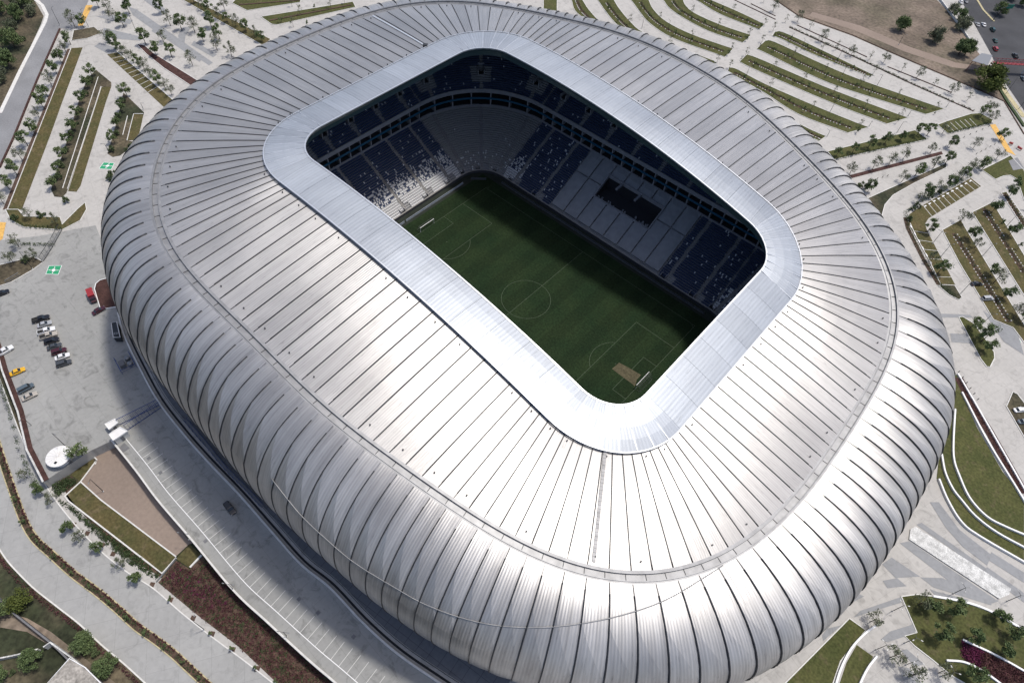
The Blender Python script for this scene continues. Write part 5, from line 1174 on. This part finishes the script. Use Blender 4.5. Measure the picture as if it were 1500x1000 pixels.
def car_proto(kind, col):
    e = bpy.data.objects.new('parked_car', None); parts = []
    L, W, H = {'sedan': (4.5, 1.76, 1.44), 'suv': (4.6, 1.84, 1.70), 'pickup': (5.4, 1.88, 1.74), 'van': (4.7, 1.85, 1.85)}[kind]; w = W / 2; x0, x1 = -L / 2, L / 2
    hood = {'sedan': .86, 'suv': 1.0, 'pickup': 1.05, 'van': 1.0}[kind]; mb = MB()
    loft(mb, [(x0, ring(w * .84, .38, hood - .16, .08)), (x0 + .18, ring(w * .95, .28, hood - .02, .1)), (x0 + .9, ring(w, .24, hood, .1)), (x0 + L * .45, ring(w, .24, hood + .02, .1)), (x1 - 1.2, ring(w, .24, hood - .02, .1)), (x1 - .3, ring(w * .95, .26, hood - .12, .1)), (x1, ring(w * .82, .36, hood - .24, .08))])
    parts.append(('body', mb, ['car_' + col]))
    r0, r1 = {'sedan': (x0 + .75, x1 - 1.25), 'suv': (x0 + .12, x1 - 1.25), 'pickup': (x0 + 2.05, x1 - 1.45), 'van': (x0 + .1, x1 - .95)}[kind]; sl0, sl1 = {'sedan': (.75, .75), 'suv': (.3, .65), 'pickup': (.2, .65), 'van': (.2, .6)}[kind]
    mb = MB(); loft(mb, [(r0, ring(w * .86, hood - .05, hood + .02, .02)), (r0 + sl0, ring(w * .76, hood - .05, H - .04, .05)), (r1 - sl1, ring(w * .76, hood - .05, H - .04, .05)), (r1, ring(w * .86, hood - .05, hood + .02, .02))]); parts.append(('windows', mb, ['glass']))
    mb = MB(); loft(mb, [(r0 + sl0 - .12, ring(w * .74, H - .09, H - .03, .02)), (r0 + sl0 + .15, ring(w * .73, H - .09, H + .02, .03)), (r1 - sl1 - .15, ring(w * .73, H - .09, H + .02, .03)), (r1 - sl1 + .1, ring(w * .74, H - .1, H - .03, .02))])
    for y in (-1, 1):
        for a, b in ((r0 + .05, r0 + sl0), (r1 - .05, r1 - sl1)): mb.beam((a, y * w * .84, hood), (b, y * w * .75, H - .03), .09, .07)
        mb.beam(((r0 + r1) / 2, y * w * .87, hood), ((r0 + r1) / 2, y * w * .77, H - .03), .1, .05)
    parts.append(('roof', mb, ['car_' + col]))
    if kind == 'pickup':
        mb = MB(); mb.box((x0 + 1.05, 0, hood + .005), (1.75, W * .78, .03)); parts.append(('cargo_bed', mb, ['tyre']))
        mb = MB()
        for y in (-1, 1): mb.box((x0 + 1.05, y * w * .9, hood + .1), (1.9, .12, .2))
        mb.box((x0 + .1, 0, hood + .08), (.12, W * .85, .18)); parts.append(('bed_rail', mb, ['car_' + col]))
    for sx in (x0 + .85, x1 - .85):
        for sy in (-1, 1):
            mb = MB(); mb.tube([(sx, sy * (w - .2), .33), (sx, sy * (w + .01), .33)], .33, 14); parts.append(('wheel', mb, ['tyre'])); m2 = MB(); m2.tube([(sx, sy * (w - .05), .33), (sx, sy * (w + .025), .33)], .2, 10); parts.append(('rim', m2, ['rim']))
    for sy in (-1, 1):
        mb = MB(); mb.box((x1 - .12, sy * w * .68, hood - .3), (.2, .34, .16)); parts.append(('headlight', mb, ['lamp_white'])); mb = MB(); mb.box((x0 + .08, sy * w * .72, hood - .22), (.16, .28, .2)); parts.append(('taillight', mb, ['lamp_red']))
        mb = MB(); mb.box((r1 - .25, sy * (w + .08), hood + .08), (.14, .2, .14)); parts.append(('mirror', mb, ['car_' + col]))
    return [(nm, mb, ms) for nm, mb, ms in parts]
CACHE = {}
def car(kind, col, x, y, head, label, group, z=0.0):
    key = (kind, col); p = px(x, y, z + .6); e = empty('pickup_truck' if kind == 'pickup' else 'car', (p.x, p.y, z)); e.rotation_euler = (0, 0, head); tag(e, label, 'pickup' if kind == 'pickup' else 'car', group)
    if key not in CACHE:
        CACHE[key] = []
        for nm, mb, ms in car_proto(kind, col):
            me = bpy.data.meshes.new(nm); me.from_pydata(mb.V, [], mb.F); me.materials.append(M[ms[0]]); CACHE[key].append((nm, me))
    wh = None
    for nm, me in CACHE[key]:
        o = bpy.data.objects.new(nm, me); link(o, wh if nm == 'rim' else e)
        if nm == 'wheel': wh = o
    return e
def heading(a, b, z=0.0): d = px(*b, z) - px(*a, z); return math.atan2(d.y, d.x)
H0 = heading((52, 470), (75, 463)); G = 'cars parked on the west lot'
for kind, col, a, b, lab in (('pickup', 'black', 60, 467, 'black pickup at the end of the parked row next to a silver sedan'), ('sedan', 'silver', 65, 474.5, 'silver sedan between black pickup and white pickups in the parked row'), ('pickup', 'white', 68, 484.5, 'white pickup with white bed beside the silver sedan in the parked row'), ('pickup', 'beige', 71, 491.5, 'pale beige pickup between white pickup and long black car in the parked row'), ('suv', 'black', 75.5, 499, 'long black estate car beside the beige pickup in the parked row'), ('sedan', 'darkgrey', 79.5, 507, 'dark grey sedan between black estate and maroon car in the parked row'), ('suv', 'maroon', 86.5, 514.5, 'dark maroon car between grey and white sedans in the parked row'), ('sedan', 'white', 91, 522, 'white sedan between maroon and dark cars in the parked row'), ('suv', 'darkgrey', 93.5, 532, 'dark hatchback ending the parked row beside the white sedan')): car(kind, col, a, b, H0, lab, G)
car('pickup', 'white', 7, 514, heading((0, 517), (16, 508)), 'white pickup parked alone by the edge of the lot', G); car('sedan', 'yellow', 25.5, 544, heading((15, 549), (36, 540)), 'yellow taxi parked alone near the planted lot edge', G); car('van', 'bluegrey', 38, 568.5, heading((27, 574), (48, 563)), 'blue grey van beside a beige sedan at the lot edge', G); car('sedan', 'beige', 43, 580, heading((32, 585), (53, 575)), 'beige sedan beside the blue grey van at the lot edge', G)
car('suv', 'black', 336.5, 744, heading((330, 735), (343, 752)), 'black car driving alone on the service road', 'moving cars on the site')
car('suv', 'silver', 1447, 437, heading((1437, 438), (1458, 437)), 'silver suv parked on the long east bed', 'cars on the east lot'); car('sedan', 'black', 1431, 415.5, heading((1423, 416), (1441, 416)), 'black car parked beside the silver suv on the east bed', 'cars on the east lot'); car('sedan', 'white', 1494, 600, heading((1485, 600), (1503, 598)), 'white car beside the small dark bed at the lane', 'cars on the east lot'); car('sedan', 'bluegrey', 1500, 617, heading((1490, 617), (1508, 616)), 'pale blue car below the white car at the lane', 'cars on the east lot')
HH = heading((1437, 53), (1413, 10)); G = 'cars on the highway'
for kind, col, a, b, lab in (('sedan', 'white', 1408, 3, 'white car in the highway queue farthest back, left lane'), ('sedan', 'silver', 1415, 1.5, 'silver car in the highway queue farthest back, right lane'), ('sedan', 'silver', 1432, 36, 'silver car beside a white one on the highway'), ('sedan', 'white', 1441, 36, 'white car beside a silver one on the highway'), ('suv', 'green', 1454, 43.5, 'dark green car with bright windscreen behind the white car on the highway'), ('sedan', 'green', 1458, 59.5, 'dark green car between two others on the highway'), ('suv', 'red', 1458, 71.5, 'red car on the highway just before the footbridge'), ('pickup', 'black', 1487, 82, 'black truck on the highway beside the footbridge'), ('sedan', 'bluegrey', 1499, 115, 'blue car on the highway below the footbridge')): car(kind, col, a, b, HH, lab, G, .05)
car('sedan', 'black', 3, 429, heading((0, 432), (20, 424)), 'dark car at the barrier of the west gate', 'moving cars on the site')

# ================================================================ STREET FURNITURE
M['pole'] = mat('dark_pole', (.045, .048, .052), .5, .5); M['lamp'] = mat('lamp_head', (.22, .225, .23), .4, .3); M['steel_blue'] = mat('blue_steel', (.03, .06, .20), .5, .2); M['bridge_red'] = mat('red_steel', (.22, .03, .035), .5, .2); M['sign_green'] = mat('sign_green', (.01, .16, .11), .5)
def lamp(x, y, label, group, h=8, heads=1, z=0.0, az=0.0):
    p = px(x, y, z); e = empty('street_lamp', (p.x, p.y, z)); e.rotation_euler = (0, 0, az); tag(e, label, 'street lamp', group)
    mb = MB(); mb.tube([(0, 0, 0), (0, 0, h * .5), (0, 0, h)], [.11, .09, .06], 6); mb.build('pole', M['pole'], e); mb = MB(); mb.tube([(0, 0, 0), (0, 0, .5)], .2, 8); mb.build('base', M['kerb'], e)
    for k in range(heads):
        a = 6.283 * k / heads; mb = MB(); mb.beam((0, 0, h - .1), (1.1 * math.cos(a), 1.1 * math.sin(a), h + .1), .07, .07); mb.build('arm', M['pole'], e)
        mb = MB(); mb.box((1.35 * math.cos(a), 1.35 * math.sin(a), h + .12), (.55, .24, .1), a); mb.build('lamp_head', M['lamp'], e)
for a, b in ((1365.6, 357), (1439, 375), (1474, 332), (1378, 376), (1407, 430), (1479, 470), (1437, 476)): lamp(a, b, 'slim dark lamp post in the east parking lanes', 'lamp posts in the east lot', 7, 2, az=rt.random())
for a, b in ((1316, 66), (1233, 112), (1285, 125), (1155, 66), (1173, 74), (1216, 164), (1314, 194), (1388, 214), (978, 46), (1092, 114), (1228, 86), (940, 42)): lamp(a, b, 'thin lamp post between the curved north parking beds', 'lamp posts in the north lot', 6, 1, az=rt.random() * 6)
for a, b in ((1386, 157), (1330, 170), (1273, 185), (1211.5, 200), (1450, 300), (1423, 322), (210, 160), (158, 220)): lamp(a, b, 'short dark lamp at the end of a parking bed', 'lamps at bed ends', 3.2, 1, az=rt.random() * 6)
for a, b in ((1396, 869), (1307, 894.6), (1327, 973), (1283, 951), (1325, 941), (1333, 990), (1378, 990), (1475, 880)): lamp(a, b, 'dark lamp post with three heads on the striped plaza', 'lamp posts on the striped plaza', 6, 3, az=rt.random())
for a, b, z in ((88, 38, 0), (130, 40, 0), (48, 394, 0), (56, 632, LOW), (1473, 138, 0), (200, 48, 0), (98, 655, 0), (1492, 160, 0), (300, 922, LOW), (152, 720, LOW)): lamp(a, b, 'tall single arm lamp post beside a road', 'tall road lamps', 9, 1, z, rt.random() * 6)
for a, b in ((277, 790), (342, 863), (421, 932)): lamp(a, b, 'lamp post on the retaining wall of the service road', 'lamps on the retaining wall', 5, 2, 0, .6)
def bollard(x, y): p = px(x, y); mb = MB(); mb.tube([(p.x, p.y, 0), (p.x, p.y, .75)], .13, 8); mb.tube([(p.x, p.y, .75), (p.x, p.y, .85)], [.16, .10], 8); o = mb.build('bollard', M['pole']); tag(o, 'small dark bollard on pale paving near the plaza ramps', 'bollard', 'bollards by the ramps')
for a, b in along([(1376, 219), (1415, 200), (1448, 186)], 9) + along([(1430, 226), (1470, 205)], 7) + along([(1404, 545), (1432, 585)], 6) + along([(1285, 262), (1300, 258)], 3): bollard(a, b)
# gate frames
def fence(a, b, h, label, bars, m='pole', z=0.0):
    A, B = px(*a, z), px(*b, z); e = empty('gate_fence', tuple(A)); tag(e, label, 'gate'); d = B - A; n = bars
    mb = MB(); mb.beam((0, 0, h), d + Vector((0, 0, h)), .12, .12); mb.build('top_rail', M[m], e); mb = MB(); mb.beam((0, 0, .2), d + Vector((0, 0, .2)), .12, .12); mb.build('bottom_rail', M[m], e)
    for i in range(n + 1): p = d * (i / n); mb = MB(); mb.beam(p, p + Vector((0, 0, h)), .12 if i % 4 == 0 else .06, .12 if i % 4 == 0 else .06); mb.build('bar', M[m], e)
fence((91, 337), (79, 359), 3, 'grey barred gate beside the hedged corner lawn', 16); fence((78, 361), (63, 384), 3, 'grey barred gate beside the dark planting bed', 16); fence((176, 622), (234, 593), 3.2, 'dark blue sliding gate across the service road', 26, 'steel_blue'); fence((187, 630), (236, 597), 3.2, 'dark blue gate track frame beside the sliding gate', 12, 'steel_blue'); fence((10, 415), (30, 403), 1.5, 'short pale slatted barrier at the west gate', 14, 'lamp')
# guardhouse
M['roof_white'] = mat('white_roof', (.70, .69, .67), .8, noise=.06, scale=.6)
def hut(L, h, name, label, cat, m='roof_white', wall='kerb', z=0.0):
    P = pxs(L, z + h); P = P if poly_area(P) > 0 else P[::-1]; c = sum(P, Vector()) / len(P); e = empty(name, (c.x, c.y, z)); tag(e, label, cat); Q = [p - Vector((c.x, c.y, 0)) for p in P]
    prism('wall', [q * .92 for q in Q], 0, h - .15, M[wall], e); r = prism('roof', Q, h - .25, h, M[m], e)
    pr = strip('roof_edge', [Vector((q.x, q.y, 0)) for q in Q] + [Vector((Q[0].x, Q[0].y, 0))], .22, h - .25, h + .25, M['white']); pr.parent = r
    k = Q[0].lerp(Q[1], .5) * .93; mb = MB(); mb.box((k.x, k.y, 1.05), (.9, .2, 2.1), math.atan2((Q[1] - Q[0]).y, (Q[1] - Q[0]).x)); mb.build('door', M['darkwall'], e); k = Q[2].lerp(Q[3], .5) * .93; mb = MB(); mb.box((k.x, k.y, 1.6), (1.4, .2, .9), math.atan2((Q[3] - Q[2]).y, (Q[3] - Q[2]).x)); mb.build('window', M['glass'], e); return e
hut([(160, 636), (176, 625.5), (187, 631), (166, 645)], 3.0, 'guardhouse', 'white flat roofed guardhouse at the end of the sliding gate', 'building'); hut([(154, 621), (169, 613.5), (173, 619), (160, 629)], 2.4, 'gate_kiosk', 'small pale kiosk beside the white guardhouse', 'building')
mb = MB(); P = pxs([(172, 658), (182, 648), (190, 656), (180, 663)]); 
o = prism('floor_grating', P, -.02, .05, M['darkwall']); setting(o)
# round tank
c = px(85.5, 668, 2.2); e = empty('round_tank', (c.x, c.y, 0)); tag(e, 'white round tank with a shallow cone top on the lot corner', 'tank')
mb = MB(); N = 40; V = []; F = []
for r_, z_ in ((2.6, 0), (2.6, 1.6), (3.45, 2.0), (3.5, 2.25), (3.35, 2.32), (.35, 2.62), (.35, 2.8)): V += [(r_ * math.cos(6.2832 * k / N), r_ * math.sin(6.2832 * k / N), z_) for k in range(N)]
for i in range(6):
    for k in range(N): F.append((i * N + k, i * N + (k + 1) % N, (i + 1) * N + (k + 1) % N, (i + 1) * N + k))
F.append(tuple(6 * N + k for k in range(N))); mobj('shell', V, F, M['roof_white'], e); mb = MB(); mb.box((1.6, -1.5, 2.5), (.7, .7, .16), .5); mb.build('hatch', M['pole'], e)
for k in range(16): a = 6.2832 * k / 16; mb = MB(); mb.beam((.36 * math.cos(a), .36 * math.sin(a), 2.64), (3.38 * math.cos(a), 3.38 * math.sin(a), 2.34), .07, .07); mb.build('roof_rib', M['kerb'], e); mb = MB(); mb.tube([(3.3, 1.2, 0), (3.3, 1.2, 2.3)], .06, 6); mb.tube([(3.1, 1.6, 0), (3.1, 1.6, 2.3)], .06, 6)
for z_ in (.5, 1.0, 1.5, 2.0): mb.tube([(3.3, 1.2, z_), (3.1, 1.6, z_)], .03, 5)
mb.build('ladder', M['pole'], e)
# plant next to the skin: red truck, container, generator
def truck(x, y, head):
    p = px(x, y, 1); e = empty('truck', (p.x, p.y, 0)); e.rotation_euler = (0, 0, head); tag(e, 'small red box truck parked by the mulch bed at the stadium foot', 'truck')
    mb = MB(); mb.box((-.9, 0, 1.55), (3.9, 2.1, 2.0)); mb.build('cargo_box', M['car_red'], e); mb = MB(); loft(mb, [(1.15, ring(1.0, .5, 2.2, .1)), (2.0, ring(1.0, .5, 2.15, .12)), (2.5, ring(.95, .5, 1.3, .12)), (2.85, ring(.9, .5, 1.15, .12))]); mb.build('cab', M['car_maroon'], e); mb = MB(); mb.box((2.28, 0, 1.72), (.3, 1.7, .6)); mb.build('windscreen', M['glass'], e); mb = MB(); mb.box((0, 0, .5), (5.4, .9, .25)); mb.build('chassis', M['tyre'], e)
    for sx in (-1.9, 1.9):
        for sy in (-1, 1): mb = MB(); mb.tube([(sx, sy * .75, .42), (sx, sy * 1.02, .42)], .42, 12); mb.build('wheel', M['tyre'], e)
truck(135, 434, heading((132, 425), (138, 441)))
car('sedan', 'maroon', 144.5, 454.5, heading((141, 456), (148, 452)), 'small dark maroon vehicle beside the mulch bed at the stadium foot', 'moving cars on the site')
def container(L, h, label):
    P = pxs(L, h); P = P if poly_area(P) > 0 else P[::-1]; c = sum(P, Vector()) / 4; e = empty('equipment_container', (c.x, c.y, 0)); tag(e, label, 'container'); Q = [q - Vector((c.x, c.y, 0)) for q in P]
    prism('box', Q, .1, h, M['seam'], e); k = strip('rim', Q + [Q[0]], .2, h - .1, h + .12, M['roof_white']); k.parent = e
    for f in (.3, .7): q = Q[0].lerp(Q[1], f) * .55; mb = MB(); mb.tube([(q.x, q.y, h), (q.x, q.y, h + .35)], .45, 12); mb.build('fan', M['lamp'], e)
    for q in Q: mb = MB(); mb.box((q.x * .9, q.y * .9, .08), (.3, .3, .2)); mb.build('foot', M['pole'], e)
container([(163, 473), (171, 471), (176, 494), (166, 494)], 2.6, 'dark equipment container with pale rim beside the stadium skin')
p = px(186, 533); e = empty('generator_set', tuple(p)); e.rotation_euler = (0, 0, heading((170, 527), (182, 550))); tag(e, 'grey generator set in a blue frame beside the stadium trench', 'generator')
mb = MB(); mb.box((0, -1.2, .9), (2.4, 1.6, 1.6)); mb.build('engine_box', M['darkwall'], e)
for k in (-1.5, 1.2): mb = MB(); mb.tube([(k, .9, .1), (k, .9, 1.3)], .8, 16); mb.tube([(k, .9, 1.3), (k, .9, 1.5)], [.8, .2], 16); mb.build('coil', M['lamp'], e)
mb = MB()
for q in ((-3.2, 2.2), (3.2, 2.2), (3.2, -2.4), (-3.2, -2.4)): mb.beam((q[0], q[1], 0), (q[0], q[1], 2), .12, .12)
for a, b in (((-3.2, 2.2), (3.2, 2.2)), ((3.2, 2.2), (3.2, -2.4)), ((3.2, -2.4), (-3.2, -2.4))): mb.beam((*a, 2), (*b, 2), .12, .12); mb.beam((*a, 1), (*b, 1), .08, .08)
mb.build('frame', M['steel_blue'], e)
# blue scaffold strip in the trench
SB = smooth_line(pxs([(272, 615), (300, 648), (330, 685), (360, 715), (385, 742)], 1.5), 5); e = empty('scaffold_walkway', tuple(SB[0])); tag(e, 'blue steel scaffold walkway in the shadow under the skin', 'scaffold'); o0 = SB[0]
for i in range(len(SB) - 1):
    a, b = SB[i] - o0, SB[i + 1] - o0; mb = MB(); mb.beam(a, b, .8, .08); mb.build('deck', M['darkwall'], e); mb = MB(); s_ = (b - a).cross(Vector((0, 0, 1))); s_.normalize()
    for s in (-.45, .45): mb.beam(a + s_ * s - Vector((0, 0, 1.5)), a + s_ * s + Vector((0, 0, 1)), .08, .08); mb.beam(a + s_ * s + Vector((0, 0, 1)), b + s_ * s + Vector((0, 0, 1)), .06, .06)
    mb.build('railing', M['steel_blue'], e)
# pedestrian bridge and sign over the highway
br = empty('footbridge', tuple(px(1440, 96))); tag(br, 'red steel footbridge with grey roofed stair tower over the highway', 'footbridge'); o0 = px(1440, 96)
RP = [p - Vector((o0.x, o0.y, 0)) for p in pxs([(1424, 89), (1438, 78), (1454, 81), (1447, 96)], 6)]; RP = RP if poly_area(RP) > 0 else RP[::-1]; prism('stair_roof', RP, 5.8, 6.0, M['lamp'], br)
for q in RP: mb = MB(); mb.beam((q.x * .95, q.y * .95, 0), (q.x * .95, q.y * .95, 5.8), .25, .25); mb.build('column', M['bridge_red'], br)
A = px(1455, 92, 5.5) - Vector((o0.x, o0.y, 0)); B = px(1540, 97, 5.5) - Vector((o0.x, o0.y, 0)); dd = B - A; sd2 = dd.cross(Vector((0, 0, 1))); sd2.normalize()
mb = MB(); mb.beam(A, B, 2.2, .2); mb.build('deck', M['bridge_red'], br)
for s in (-1.1, 1.1):
    mb = MB(); mb.beam(A + sd2 * s + Vector((0, 0, 2)), B + sd2 * s + Vector((0, 0, 2)), .15, .15)
    for i in range(14): a, b = A + dd * (i / 14) + sd2 * s, A + dd * ((i + 1) / 14) + sd2 * s; mb.beam(a, a + Vector((0, 0, 2)), .1, .1); mb.beam(a, b + Vector((0, 0, 2)), .08, .08)
    mb.build('truss', M['bridge_red'], br)
for f, dz in ((.25, 0), (.6, 0)): q = A + dd * f; mb = MB(); mb.beam((q.x, q.y, 0), (q.x, q.y, 5.4), .5, .5); mb.build('pier', M['kerb'], br)
ST = [px(*q) - Vector((o0.x, o0.y, 0)) for q in ((1449, 104), (1462, 108))]
for i in range(3):
    a = px(1452 + 4 * i, 92 + 3 * i, 5.3 - 1.7 * i) - Vector((o0.x, o0.y, 0)); b = px(1458 - 4 * (i % 2), 100 + 3 * i, 3.6 - 1.7 * i) - Vector((o0.x, o0.y, 0)); mb = MB(); mb.beam(a, b, 1.4, .2); mb.beam(a + Vector((0, 0, 1)), b + Vector((0, 0, 1)), .1, .1); mb.build('stair_flight', M['bridge_red'], br)
p = px(1454, 31); e = empty('road_sign', tuple(p)); tag(e, 'green overhead sign on a dark mast beside the highway', 'sign'); mb = MB(); mb.tube([(0, 0, 0), (0, 0, 7.5)], .18, 8); mb.build('mast', M['pole'], e); q = px(1481, 9, 7) - p; q.z = 7; mb = MB(); mb.beam((0, 0, 7.2), (q.x, q.y, 7.2), .2, .2); mb.build('arm', M['pole'], e)
mb = MB(); mb.box((q.x, q.y, 6.6), (.15, 4.2, 2.4), math.atan2(q.y, q.x) + 1.2); mb.build('panel', M['sign_green'], e)
# red barrier at the east gate
p = px(1480, 216); e = empty('gate_barrier', tuple(p)); tag(e, 'red curved barrier beside the yellow crossing', 'barrier')
for a, b in (((1477, 211), (1482, 213)), ((1489, 217), (1495, 221))):
    A, B = px(*a) - p, px(*b) - p; mb = MB(); mb.beam(A + Vector((0, 0, .9)), B + Vector((0, 0, .9)), .5, .9); mb.build('panel', M['car_red'], e)
    for q in (A, B): mb = MB(); mb.beam(q, q + Vector((0, 0, 1.3)), .15, .15); mb.build('post', M['pole'], e)
# rooftops at the low corner
M['stained'] = mat('stained_roof', (.30, .28, .25), .9, noise=.35, scale=.35, noise2=.3, scale2=1.5)
hut([(66, 1004), (102, 964), (125, 977), (152, 1004)], 4.0, 'house', 'flat house roof with dark stains beside the dirt track', 'house', 'stained', 'darkwall', LOW)
gw = strip('yard_wall', dense(low([(70, 950), (80, 943), (112, 966), (150, 1000)]), 4), .35, LOW, LOW + 2.4, M['stone']); tag(gw, 'pale rubble wall around the stained house roof', 'wall'); gw2 = strip('yard_wall', dense(low([(-10, 968), (30, 960), (60, 952)]), 4), .35, LOW, LOW + 1.6, M['stone']); tag(gw2, 'low broken rubble wall among the dark scrub', 'wall')
for o in tag_hedges: o['label'] = {'clipped_hedge': 'clipped dark green hedge along a paved bed edge', 'red_hedge': 'low hedge with dark red leaves along the lane', 'shrub_row': 'untidy row of green shrubs on the lot edge', 'magenta_flowers': 'bed of low magenta flowers', 'red_shrubs': 'low dark red shrubs covering a bed', 'red_flowering_shrubs': 'red flowering ground cover on the slope below the wall', 'green_groundcover': 'green ground cover mixed into the red slope', 'low_shrubs': 'low shrubs covering a soil bed'}.get(o.name.split('.')[0], 'low planting on a bed'); o['category'] = 'planting'
